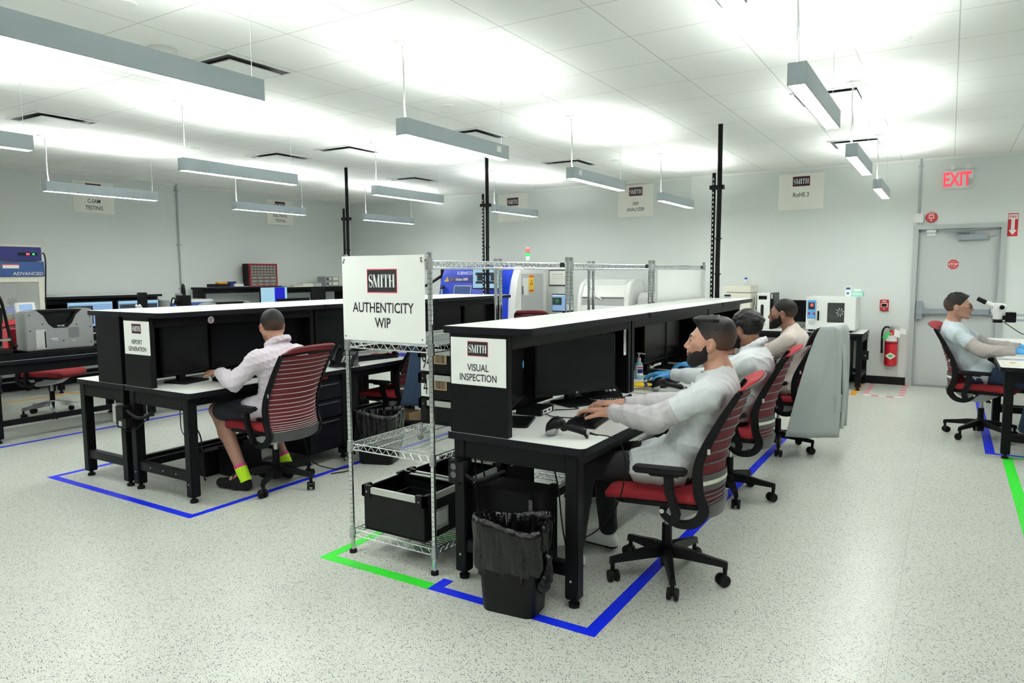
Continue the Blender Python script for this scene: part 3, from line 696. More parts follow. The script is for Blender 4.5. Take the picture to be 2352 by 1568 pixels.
dup(R0, (-2.725, 5.805, 0), 0, 'farthest chrome wire rack, next to the white board panel')
T = thing('whiteboard', 'white board standing against the farthest wire rack', 'panel', (-2.146, 6.55, 1.197))
MB('sign_white').box(0, .006, -.70, .68, -.03, .35).build('board', T, smooth=False)
MB('light_grey').box(-.002, .008, -.70, .68, .35, .356).build('top_edge', T, smooth=False)

def crate(label, loc, W_=.42, D=.40, Hh=.24, num=None, card=False, rz=0, group='black crates on the wire rack'):
    T = thing('crate', label, 'crate', loc, rz, group); t_ = .012
    b = MB('black_plastic').box(0, W_, 0, D, 0, .012).box(0, W_, 0, t_, .012, Hh).box(0, W_, D-t_, D, .012, Hh).box(0, t_, t_, D-t_, .012, Hh).box(W_-t_, W_, t_, D-t_, .012, Hh)
    b.build('body', T, bevel=.003)
    r = MB('alum').box(.05, W_-.05, -.006, t_, Hh-.03, Hh+.004).box(.05, W_-.05, D-t_, D+.006, Hh-.03, Hh+.004).box(-.006, t_, .05, D-.05, Hh-.03, Hh+.004).box(W_-t_, W_+.006, .05, D-.05, Hh-.03, Hh+.004)
    r.build('metal_rails', T, bevel=.002)
    for x in (0, W_):
        for y in (0, D):
            c = MB('black_plastic')
            sx, sy = (1 if x == 0 else -1), (1 if y == 0 else -1)
            xs = sorted((x-.008*sx, x+.055*sx)); ys = sorted((y-.008*sy, y+.055*sy))
            c.mat('black_plastic').box(xs[0], xs[1], *sorted((y-.008*sy, y+.014*sy)), Hh-.05, Hh+.012).box(*sorted((x-.008*sx, x+.014*sx)), ys[0], ys[1], Hh-.05, Hh+.012)
            c.mat('steel').cyl((x+.03*sx, y-.008*sy, Hh-.02), (x+.03*sx, y-.011*sy, Hh-.02), .006, n=8)
            c.build('corner_cap', T, bevel=.003)
    if num:
        k = MB('sign_white').box(.012, .104, -.004, -.001, .012, .130); k.mat('ink'); k.T = face_frame((.058, -.0045, .071), (1, 0, 0), (0, 0, 1)); put_text(k, num, 0, 0, .090, .55, .0)
        k.build('number_card', T, smooth=False)
        k = MB('kraft').box(.112, .205, -.004, -.001, .058, .118)
        k.mat('ink'); x = .120; random.seed(len(num)+int(num))
        while x < .195: w_ = random.choice((.0014, .0022, .0034)); k.box(x, x+w_, -.0046, -.004, .064, .112); x += w_+random.choice((.002, .0035))
        k.build('barcode_card', T, smooth=False)
    if card:
        MB('light_grey').box(W_+.001, W_+.003, .06, .20, .04, .15).mat('sign_white').box(W_+.003, W_+.0036, .08, .19, .06, .135).build('card_pocket', T, smooth=False)
    return T
crate('open black crate on the bottom shelf of the rack, with a card pocket', (-2.665, 2.765, .136), .42, .33, .235, card=True)
crate('open black crate right behind the first on the bottom shelf', (-2.665, 3.14, .136), .42, .36, .235)
crate('open black crate on the bottom shelf seen under the desk', (-2.665, 3.54, .136), .42, .36, .235)
T = thing('divider_bin', 'dark inner bin standing inside the nearest open crate', 'bin', (-2.56, 2.83, .15))
MB('black_plastic').box(0, .27, 0, .2, 0, .01).box(0, .27, 0, .008, .01, .17).box(0, .27, .192, .2, .01, .17).box(0, .008, .008, .192, .01, .17).box(.262, .27, .008, .192, .01, .17).build('body', T, bevel=.002)
crate('bottom crate of the stack on the middle shelf, without a number', (-2.712, 3.32, .617), .45, .36, .142)
crate('black crate numbered 41 in the middle of the stack', (-2.712, 3.32, .773), .45, .36, .142, num='41')
crate('black crate numbered 94 on top of the stack', (-2.712, 3.32, .929), .45, .36, .142, num='94')
crate('far black crate on the middle shelf, seen below the desk', (-2.67, 3.75, .617), .45, .36, .20)

# ------------------------------------------------------------------ trash bins
def trash_bin(label, loc, rz, seed, W_=.30, D=.22, Hh=.39):
    T = thing('trash_bin', label, 'trash bin', loc, rz, 'black bins lined with black bags')
    b = MB('black_plastic'); rings = []
    for z, k in ((0, .80), (.008, .83), (.2, .92), (Hh, 1.0), (Hh+.004, 1.03), (Hh+.004, .97), (Hh-.02, .96), (.02, .8)):
        rings.append([(x*k, y*k, z) for x, y in rrect(-W_/2, W_/2, -D/2, D/2, .05, 6)])
    b.loft(rings); b.build('body', T, ang=50)
    g = MB('bag_film'); rng = random.Random(seed); nn = 84; ph = [rng.uniform(0, 6.28) for _ in range(8)]; rings = []
    rr_ = rrect(-W_/2, W_/2, -D/2, D/2, .05, 8); rr_ = rr_+rr_[:1]; cum = [0]
    for p, q in zip(rr_[:-1], rr_[1:]): cum.append(cum[-1]+math.hypot(q[0]-p[0], q[1]-p[1]))
    nn = 150; us = np.linspace(0, cum[-1], nn+1)[:-1]; base = list(zip(np.interp(us, cum, [p[0] for p in rr_]), np.interp(us, cum, [p[1] for p in rr_])))
    def wob(i, lvl, amp): a = i/nn*2*PI; return amp*(math.sin(9*a+ph[0]+lvl)+.7*math.sin(17*a+ph[1]-lvl*2)+.6*math.sin(29*a+ph[2]+lvl)+.5*math.sin(41*a+ph[3]))
    for j, (z, k, am) in enumerate(((Hh*.50, 1.035, .004), (Hh*.53, 1.06, .0035), (Hh*.60, 1.07, .003), (Hh*.68, 1.05, .004), (Hh*.78, 1.06, .004), (Hh*.88, 1.08, .004), (Hh*.97, 1.11, .003), (Hh+.022, 1.08, .002), (Hh+.02, 1.0, .004), (Hh-.0, .93, .008), (Hh-.07, .90, .010), (Hh-.15, .86, .012), (Hh-.24, .80, .014))):
        rings.append([(x*(k+wob(i, j*.5, am)/.15), y*(k+wob(i, j*.5, am)/.13), z+wob(i, j*.9+2, am*(.9 if j == 0 else .6))+(.018*math.sin(i/nn*2*PI*2+1) if 5 < j < 9 else 0)) for i, (x, y) in enumerate(base)])
    g.loft(rings, cap=False); g.build('bag', T, ang=180)
    k = MB('bag_film').tube(spline([(W_*.53, -.03, Hh*.72), (W_*.58, -.02, Hh*.66), (W_*.56, -.03, Hh*.5), (W_*.52, -.05, Hh*.36), (W_*.50, -.04, Hh*.33)], 4), [.012, .014, .018, .024, .016, .018, .024, .03, .028, .034, .03, .034, .03, .024, .014, .006, .004][:17], 9)
    k.build('bag_knot', T, ang=180)
    return T
trash_bin('black trash bin with bag in front of the nearest desk', (-1.63, 2.64, 0), .10, 3, .315, .20, .40)
trash_bin('black trash bin with bag behind the wire rack', (-3.90, 4.24, 0), .35, 9, .34, .26, .40)
trash_bin('small dark trash bin under the far left benches', (-9.2, 3.55, 0), .2, 5, .3, .24, .38)
# ------------------------------------------------------------------ desk equipment
def monitor(label, loc, ang, w_=.56, h_=.34, zb=.08, screen='screen_off', back='black_plastic', content=None, thick=.028, base=True, tilt=0.0, group=None, logo=False):
    """faces local +x; loc is the point on the desk under the screen"""
    T = thing('monitor', label, 'monitor', loc, ang, group)
    tm = Matrix.Translation((0, 0, zb)) @ Matrix.Rotation(-tilt, 4, 'Y')
    p = MB(back); p.T = tm; p.box(-thick, 0, -w_/2, w_/2, 0, h_); p.box(-thick-.03, -thick, -w_*.25, w_*.25, h_*.2, h_*.7)
    p.build('panel', T, bevel=.006)
    s = MB(screen); s.T = tm; s.box(0, .0015, -w_/2+.012, w_/2-.012, .018, h_-.012)
    so = s.build('screen', T, smooth=False)
    if content: content(T, tm, w_, h_)
    if logo:
        g = MB('light_grey'); g.T = tm; g.box(.0016, .0022, -.006, .006, .006, .012); g.build('badge', T, smooth=False)
    if base:
        MB('black_plastic').box(-.085, -.05, -.035, .035, .012, zb+h_*.45).build('stand_neck', T, bevel=.006)
        MB('black_plastic').prism(rrect(-.115, .09, -.12, .12, .02, 4), 'z', 0, .014).build('stand_base', T, bevel=.003)
    return T
def keyboard(label, loc, ang, L=.44):
    T = thing('keyboard', label, 'keyboard', loc, ang, 'black desk keyboards')
    MB('black_plastic').loft([[(-.075, y, .0), (.075, y, 0), (.075, y, .012), (-.075, y, .026)] for y in (-L/2, L/2)]).build('case', T, bevel=.003)
    k = MB('black_edge')
    for i in range(6):
        x = .060-.024*i; z = .013+(.075-x)/.15*.013
        for j in range(18):
            y = -L/2+.018+j*(L-.036)/17.3
            if i == 0 and 4 < j < 9: continue
            k.box(x-.0095, x+.0095, y-.0098+.001, y+.0098, z, z+.0075)
        if i == 0: k.box(x-.0095, x+.0095, -L/2+.018+4.6*(L-.036)/17.3, -L/2+.018+8.4*(L-.036)/17.3, z, z+.0075)
    k.mat('light_grey')
    for y in (-.02, .0, .02): k.box(-.071, -.069, y-.002, y+.002, .0258, .0268)
    k.build('keys', T, smooth=False)
    return T
def mouse(label, loc, ang):
    T = thing('computer_mouse', label, 'mouse', loc, ang, 'black computer mice')
    rings = []
    for i in range(9):
        t = i/8; x = -.055+.11*t; w_ = .031*math.sin(PI*(.12+.76*t))**.5; h = .038*math.sin(PI*(.1+.75*(1-t)))**.8
        rings.append([(x, w_*math.cos(a), max(0, h*math.sin(a))) for a in np.linspace(0, PI, 10)])
    MB('black_plastic').loft(rings).build('shell', T)
    MB('dark_groove').cyl((.03, -.004, .028), (.03, .004, .028), .008, n=10).build('wheel', T)
    return T
def phone(label, loc, ang, up=True):
    T = thing('desk_phone', label, 'telephone', loc, ang, 'black desk phones')
    MB('black_plastic').loft([[(-.10, y, 0), (.11, y, 0), (.11, y, .02), (-.10, y, .12)] for y in (-.10, .10)]).build('base', T, bevel=.006)
    f = MB('dark_groove'); f.T = Matrix.Translation((.005, 0, .072)) @ Matrix.Rotation(math.radians(25.5), 4, 'Y')
    f.box(-.09, -.035, -.02, .09, 0, .003)
    f.mat('light_grey')
    for i in range(4):
        for j in range(3): f.box(-.015+i*.026, .001+i*.026, .0+j*.028-.005, .016+j*.028-.005, 0, .005)
    f.build('keypad', T, smooth=False)
    MB('black_plastic').tube(spline([(-.115, -.07, .128), (-.105, -.07, .155), (-.03, -.07, .142), (.07, -.07, .09), (.11, -.07, .05)], 4), [.02, .024, .024, .02, .016, .014, .013, .013, .013, .013, .014, .016, .02, .024, .024, .022, .02], 10).build('handset', T)
    c = []
    for i in range(180):
        t = i/179; a = t*2*PI*22; ctr = Vector((.10+.09*math.sin(PI*t), -.10+.26*t, .012)); r = .009
        c.append((ctr.x+r*math.cos(a), ctr.y, ctr.z+r*math.sin(a)))
    MB('black_rubber').tube(c, .0028, 5).build('coiled_cord', T)
    return T
def scanner(label, loc, ang):
    """handheld barcode scanner lying on the desk, nose toward local -x"""
    T = thing('barcode_scanner', label, 'barcode scanner', loc, ang, 'handheld barcode scanners')
    hd = MB('black_plastic')
    hd.loft([[(x, w_*math.cos(a), z+h*math.sin(a)) for a in np.linspace(0, 2*PI, 15)[:-1]] for x, z, w_, h in ((-.100, .030, .024, .020), (-.096, .036, .034, .030), (-.075, .052, .036, .036), (-.05, .066, .033, .032), (-.03, .066, .028, .026), (-.012, .060, .02, .018))])
    hd.build('head', T, ang=60)
    MB('grey_plastic').loft([[(x, w_*math.cos(a), z+h*math.sin(a)) for a in np.linspace(0, 2*PI, 13)[:-1]] for x, z, w_, h in ((-.099, .024, .026, .018), (-.088, .022, .037, .018), (-.055, .028, .0365, .02), (-.048, .034, .02, .012))]).build('bumper', T, ang=60)
    MB('black_plastic').loft([[(x, w_*math.cos(a), z+h*math.sin(a)) for a in np.linspace(0, 2*PI, 13)[:-1]] for x, z, w_, h in ((-.035, .060, .019, .019), (0, .050, .0165, .017), (.05, .041, .016, .017), (.085, .034, .017, .019), (.098, .022, .018, .021), (.102, .012, .013, .011))]).build('grip', T, ang=60)
    MB('black_plastic').tube([(-.03, 0, .04), (-.02, 0, .032), (-.004, 0, .036)], .007, 8).build('trigger', T)
    MB('grey_plastic').cyl((.098, 0, .03), (.112, 0, .029), .014, .010, 10).mat('black_rubber').cyl((.112, 0, .029), (.15, 0, .022), .006, .004, 8).build('cord_strain_relief', T)
    return T
def cable(label, pts, r=.0035, m_='black_rubber', n=6, group='cables under the desks', name='cable', cat='cable'):
    return tag(MB(m_).tube(spline(pts, n), r, 6).build(name), label, cat, group)

# visual inspection, first desk
DZ0 = .7505
monitor('wide black monitor angled toward the nearest man', (-1.85, 3.72, DZ0), math.radians(-26), .60, .345, .06, logo=True)
def hp(T, tm, w_, h_):
    g = MB('glove_blue'); g.T = tm; g.lathe([(0, 0), (.02, 0), (.02, .001), (0, .001)], (0, 0, 0), 16); g.v = []; g.f = []; g.mi = []
    g.cyl((.0016, w_/2-.03, h_*.6), (.0024, w_/2-.03, h_*.6), .022, n=18); g.build('sticker', T, smooth=False)
monitor('second black monitor half hidden behind the VISUAL INSPECTION panel', (-1.885, 3.075, DZ0), math.radians(20), .50, .32, .085, content=hp)
keyboard('black keyboard under the hands of the nearest man', (-1.565, 3.345, DZ0), math.radians(8))
mouse('black mouse on the teal mat beside the nearest man\'s keyboard', (-1.635, 3.70, DZ0+.0038), 2.9)
T = thing('mouse_pad', 'teal mouse pad with an orange disc by the nearest keyboard', 'mouse pad', (-1.622, 3.70, DZ0), .1, 'teal and orange mouse pads')
mat('teal', (.03, .2, .22), .8); mat('orange_print', (.7, .2, .05), .8)
MB('teal').prism(rrect(-.09, .09, -.10, .10, .015), 'z', 0, .003).mat('orange_print').cyl((0, 0, .003), (0, 0, .0034), .07, n=28).mat('navy').box(-.02, .05, -.05, .04, .0034, .0037).build('pad', T, smooth=False)
PD1 = T
phone('black desk phone with coiled cord near the nearest man', (-1.84, 4.04, DZ0), math.radians(-40))
scanner('black barcode scanner lying at the corner of the nearest desk', (-1.505, 2.925, DZ0-.001), math.radians(8))
cable('black cord hanging from the nearest scanner over the desk edge', [(-1.36, 2.945, .775), (-1.30, 2.96, .768), (-1.255, 2.98, .74), (-1.24, 3.0, .62), (-1.28, 3.02, .45), (-1.38, 3.04, .3), (-1.5, 3.06, .2)], .0032, group=None)
T = thing('card_reader_box', 'flat black box with ports behind the nearest keyboard', 'interface box', (-1.945, 3.36, DZ0), .1)
MB('black_plastic').box(-.06, .09, -.09, .09, 0, .035).build('case', T, bevel=.002)
MB('sign_white').box(.0902, .0908, -.06, .06, .006, .03).mat('ink').box(.0908, .0912, -.05, -.01, .012, .025).box(.0908, .0912, .01, .04, .012, .025).build('port_label', T, smooth=False)
tag(MB('black_rubber').tube(spline([(-1.86, 3.46, .756), (-1.80, 3.50, .757), (-1.76, 3.56, .757), (-1.80, 3.58, .757)], 6), .003, 6).build('cable'), 'thin black cable looped beside the mouse pad', 'cable')
tag(MB('black_rubber').tube(spline([(-1.85, 3.34, .756), (-1.78, 3.29, .756), (-1.70, 3.3, .756), (-1.665, 3.31, .757)], 6), .003, 6).build('cable'), 'thin black cable running from the port box to the keyboard', 'cable')
# papers hanging inside the riser
tag(MB('sign_white').box(-1.742, -1.739, 4.165, 4.2, 1.0, 1.164).mat('light_grey').box(-1.739, -1.7385, 4.17, 4.196, 1.02, 1.15).build('paper_strip', smooth=False), 'strip of white paper hanging beside the wide monitor', 'paper')
# power strip / pc under the first desk
T = thing('computer_tower', 'black computer tower on the floor under the nearest desk', 'computer', (-1.975, 2.90, 0))
MB('black_steel').box(0, .30, 0, .19, 0, .45).build('case', T, bevel=.006)
MB('black_plastic').box(.30, .33, .0, .19, -.0, .46).mat('dark_groove').box(.272, .295, -.001, 0, .03, .42).build('front_bezel', T, bevel=.004)
T = thing('outlet_box', 'black power outlet box under the nearest desk corner', 'outlet box', (-2.05, 2.716, .50))
MB('black_plastic').box(0, .06, 0, .04, 0, .115).mat('dark_groove').cyl((.03, -.001, .085), (.03, 0, .085), .017).cyl((.03, -.001, .045), (.03, 0, .045), .017).build('body', T, bevel=.004)
MB('black_rubber').box(.06, .09, .0, .038, .01, .11).tube(spline([(.09, .02, .05), (.14, .02, .03), (.2, .03, .045), (.3, .05, .09)], 5), .008, 8).build('plug', T)
for i, (pts, lab) in enumerate([
    ([(-1.983, 2.85, .6), (-1.983, 2.86, .4), (-1.983, 2.88, .25), (-1.983, 2.9, .02)], 'black cable hanging behind the nearest desk leg'),
    ([(-1.983, 2.90, .6), (-1.983, 2.93, .5), (-1.983, 3.0, .3), (-1.983, 2.95, .2), (-1.983, 3.02, .02)], 'tangled black cable beside the computer under the nearest desk'),
    ([(-1.60, 2.95, .62), (-1.55, 2.92, .5), (-1.53, 2.93, .3), (-1.5, 2.95, .12), (-1.48, 3.0, .01)], 'thin cord running down to the nearest man\'s shoe')]):
    cable(lab, pts, .004, group=None)
# second desk
monitor('black monitor on the middle inspection desk facing the man with blue gloves', (-1.90, 5.16, DZ0), 0, .46, .36, .09)
monitor('black monitor at the far end of the middle inspection desk', (-1.89, 5.54, DZ0), math.radians(-4), .28, .36, .09)
T = thing('hand_sanitizer', 'clear pump bottle of blue hand sanitizer on the middle desk', 'bottle', (-1.90, 4.83, DZ0))
mat('gel', (.35, .65, .75), .1, alpha=.75)
MB('gel').lathe([(0, 0), (.026, 0), (.03, .006), (.03, .10), (.024, .12), (.012, .13), (.012, .135)], n=18).build('bottle_body', T)
MB('sign_white').add([(.0305*math.cos(a), .0305*math.sin(a)-.0, z) for z in (.03, .10) for a in np.linspace(-1.7, .3, 8)], [(i, i+1, 9+i, 8+i) for i in range(7)]).mat('navy').add([(.0308*math.cos(a), .0308*math.sin(a), z) for z in (.045, .075) for a in np.linspace(-1.5, .1, 8)], [(i, i+1, 9+i, 8+i) for i in range(7)]).mat('sign_red').add([(.0308*math.cos(a), .0308*math.sin(a), z) for z in (.08, .092) for a in np.linspace(-1.5, .1, 8)], [(i, i+1, 9+i, 8+i) for i in range(7)]).build('label_wrap', T, smooth=False)
MB('white_plastic').cyl((0, 0, .13), (0, 0, .155), .014, n=14).cyl((0, 0, .155), (0, 0, .185), .005, n=8).tube([(0, 0, .185), (.02, .004, .188), (.045, .01, .183)], .005, 8).cyl((0, 0, .18), (0, 0, .192), .011, n=12).build('pump', T)
T = thing('snack_bag', 'crumpled yellow and blue packet on the middle desk', 'packet', (-1.72, 4.40, DZ0+.013), .5)
bg = MB('yellow'); rr = []
for i in range(9):
    t = i/8; rr.append([(-.09+.18*t, .038*math.cos(a)*(1+.2*math.sin(5*t*6+a)), .018+.016*math.sin(a)*math.sin(PI*(.05+.9*t))*(1+.3*math.sin(9*t+2*a))) for a in np.linspace(0, 2*PI, 13)[:-1]])
bg.loft(rr); bg.mi = [0]*len(bg.f); bg.mat('navy'); bg.loft([[(x*1.01, y*1.03, z*1.03) for x, y, z in r] for r in rr[5:7]], cap=False); bg.build('packet_body', T, ang=60)
T = thing('pen_cup', 'small black cup between the packet and the sanitizer', 'cup', (-1.96, 4.62, DZ0))
MB('black_plastic').lathe([(0, 0), (.03, 0), (.034, .09), (.031, .09), (.028, .01)], n=16).build('cup_body', T)
scanner('black barcode scanner on the middle desk beside the blue glove', (-1.53, 4.40, DZ0-.001), math.radians(20))
keyboard('black keyboard under the blue gloved hand', (-1.66, 4.72, DZ0), 0, .40)
T = dup(PD1, (-1.66, 5.14, DZ0), .1, 'teal mouse pad under the man with blue gloves')
mouse('black mouse held by the blue gloved hand', (-1.70, 5.15, DZ0+.0038), PI)
T = thing('tablet', 'flat black tablet lying behind the sanitizer', 'tablet', (-1.655, 5.42, DZ0), .1)
MB('black_plastic').prism(rrect(-.08, .08, -.12, .12, .012), 'z', 0, .012).mat('screen_off').prism(rrect(-.07, .07, -.11, .11, .006), 'z', .012, .0125).build('body', T, smooth=False)
phone('black desk phone at the far end of the middle inspection desk', (-1.70, 5.75, DZ0), math.radians(-6))
tag(MB('machine_blue').tube(spline([(-1.785, 5.20, .757), (-1.765, 5.3, .765), (-1.775, 5.4, .765), (-1.77, 5.5, .757)], 6), .004, 6).build('cable'), 'blue network cable on the middle inspection desk', 'cable')
monitor('black monitor on the farthest inspection desk', (-1.93, 6.45, DZ0), 0, .50, .33, .09)
T = thing('blue_folder_tray', 'blue tray tucked under the riser of the farthest inspection desk', 'tray', (-1.79, 6.02, 1.135))
MB('hood_blue').box(-.14, .05, 0, .2, 0, .014).mat('light_grey').box(-.12, .04, .02, .18, .014, .024).build('tray_body', T, bevel=.002)
T = thing('paper_stack', 'loose papers on the desk in front of the bearded man', 'paper', (-1.47, 6.09, DZ0), .2)
MB('sign_white').box(-.1, .1, -.12, .12, 0, .006).build('sheets', T, smooth=False)
# report generation desk
monitor('black monitor behind the REPORT GENERATION panel', (-4.69, 3.095, DZ0), math.radians(12), .44, .35, .06)
monitor('large black monitor in front of the man with his back to us', (-4.70, 3.55, DZ0), math.radians(-4), .46, .36, .07)
monitor('black monitor beside the pink ribbon sticker', (-4.72, 3.995, DZ0), math.radians(-6), .36, .36, .07)
keyboard('black keyboard under the hand of the man with his back to us', (-4.49, 3.42, DZ0), 0)
T = thing('ribbon_sticker', 'round white sticker with a pink ribbon on the left riser', 'sticker', (-4.608, 3.245, 1.17))
MB('sign_white').cyl((0, 0, .025), (.002, 0, .025), .026, n=24).build('disc', T, smooth=False)
mat('pink_ink', (.6, .12, .35), .7)
MB('pink_ink').tube([(.003, -.008, .008), (.003, .006, .03), (.003, .0, .04), (.003, -.006, .03), (.003, .008, .008)], .0022, 5).build('ribbon', T)
phone('black desk phone left of the rack post, handset leaning', (-4.35, 4.32, DZ0), math.radians(-60))
keyboard('black keyboard seen under the AUTHENTICITY WIP sign', (-4.45, 4.80, DZ0), math.radians(-12))
T = thing('mouse_pad', 'plain violet-blue mouse pad seen below the big sign', 'mouse pad', (-4.45, 5.18, DZ0))
mat('violet', (.05, .05, .38), .8)
MB('violet').prism(rrect(-.10, .12, -.11, .11, .012), 'z', 0, .003).build('pad', T, smooth=False)
mouse('black mouse on the violet-blue pad', (-4.5, 5.14, DZ0+.0038), 2.6)
T = thing('circuit_board_tray', 'small red and green circuit board under the big sign', 'circuit board', (-4.64, 5.10, DZ0), .3)
MB('red_tape').box(-.07, .07, -.09, .09, 0, .01).mat('sign_white').box(-.03, .03, -.04, .04, .01, .018).mat('led_green').box(-.02, .02, .05, .08, .01, .02).build('board', T, bevel=.002)
monitor('black monitor on the desk behind the big sign', (-4.74, 4.62, DZ0), 0, .5, .34, .09)
monitor('black monitor seen through the wire rack under the far riser', (-4.72, 6.25, DZ0), 0, .56, .36, .08)
monitor('second black monitor under the far riser', (-4.72, 6.85, DZ0), 0, .5, .36, .08)
# under the report desk
T = thing('outlet_box', 'grey metal outlet box with adapters under the report desk', 'outlet box', (-5.035, 2.722, .485))
MB('alum').box(-.0, .06, 0, .05, 0, .13).build('metal_box', T, bevel=.003)
MB('black_plastic').box(.06, .15, -.01, .05, -.01, .12).box(.08, .19, -.015, .04, -.03, .04).mat('light_grey').box(.10, .14, -.0155, -.015, -.015, .02).build('adapter', T, bevel=.003)
MB('black_rubber').tube(spline([(.15, .02, .09), (.25, .03, .05), (.33, .05, .06), (.40, .06, .10)], 5), .012, 7).tube(spline([(.1, 0, -.03), (.16, .01, -.05), (.24, .03, -.03), (.36, .05, .06)], 5), .004, 6).build('cords', T)
T = thing('battery_backup', 'black battery backup box on the floor under the report desk', 'power supply', (-4.845, 3.22, 0))
MB('black_plastic').box(0, .13, 0, .36, 0, .19).build('case', T, bevel=.01)
MB('black_plastic').box(.14, .30, .10, .38, 0, .22).mat('black_rubber').box(.16, .26, .15, .25, .22, .27).build('second_case', T, bevel=.008)
for pts, lab in [([(-4.62, 2.98, .66), (-4.74, 3.05, .5), (-4.80, 3.1, .36), (-4.80, 3.2, .24), (-4.78, 3.26, .2)], 'thin cable curving down to the battery backup'),
                 ([(-4.60, 3.0, .66), (-4.62, 3.02, .45), (-4.62, 3.06, .3), (-4.72, 3.2, .2)], 'thin cable hanging straight behind the report desk leg'),
                 ([(-4.42, 2.9, .64), (-4.40, 2.93, .5), (-4.36, 2.95, .4), (-4.42, 3.0, .2), (-4.53, 3.08, .05), (-4.62, 3.15, .02)], 'thick cable bundle beside the report desk leg'),
                 ([(-4.52, 3.7, .01), (-4.42, 3.42, .012), (-4.40, 3.6, .012), (-4.48, 3.66, .012), (-4.50, 3.42, .012), (-4.45, 3.3, .012)], 'cable coiled on the floor behind the bare leg')]:
    cable(lab, pts, .005 if 'thick' in lab else .0035, group=None)
cable('black strap end hanging under the report desk', [(-4.74, 2.86, .66), (-4.80, 2.86, .56), (-4.84, 2.86, .49)], .008, group=None)
for pts, lab in [([(-3.95, 3.75, .01), (-3.9, 3.9, .012), (-4.0, 4.0, .06), (-4.05, 3.95, .14), (-4.1, 4.05, .02)], 'loose cable on the floor before the drawer cabinet'),
                 ([(-4.28, 3.74, .6), (-4.24, 3.74, .35), (-4.16, 3.74, .1), (-4.05, 3.85, .012), (-3.95, 3.95, .012)], 'cable dropping to the floor in front of the drawers')]:
    cable(lab, pts, .004, group=None)
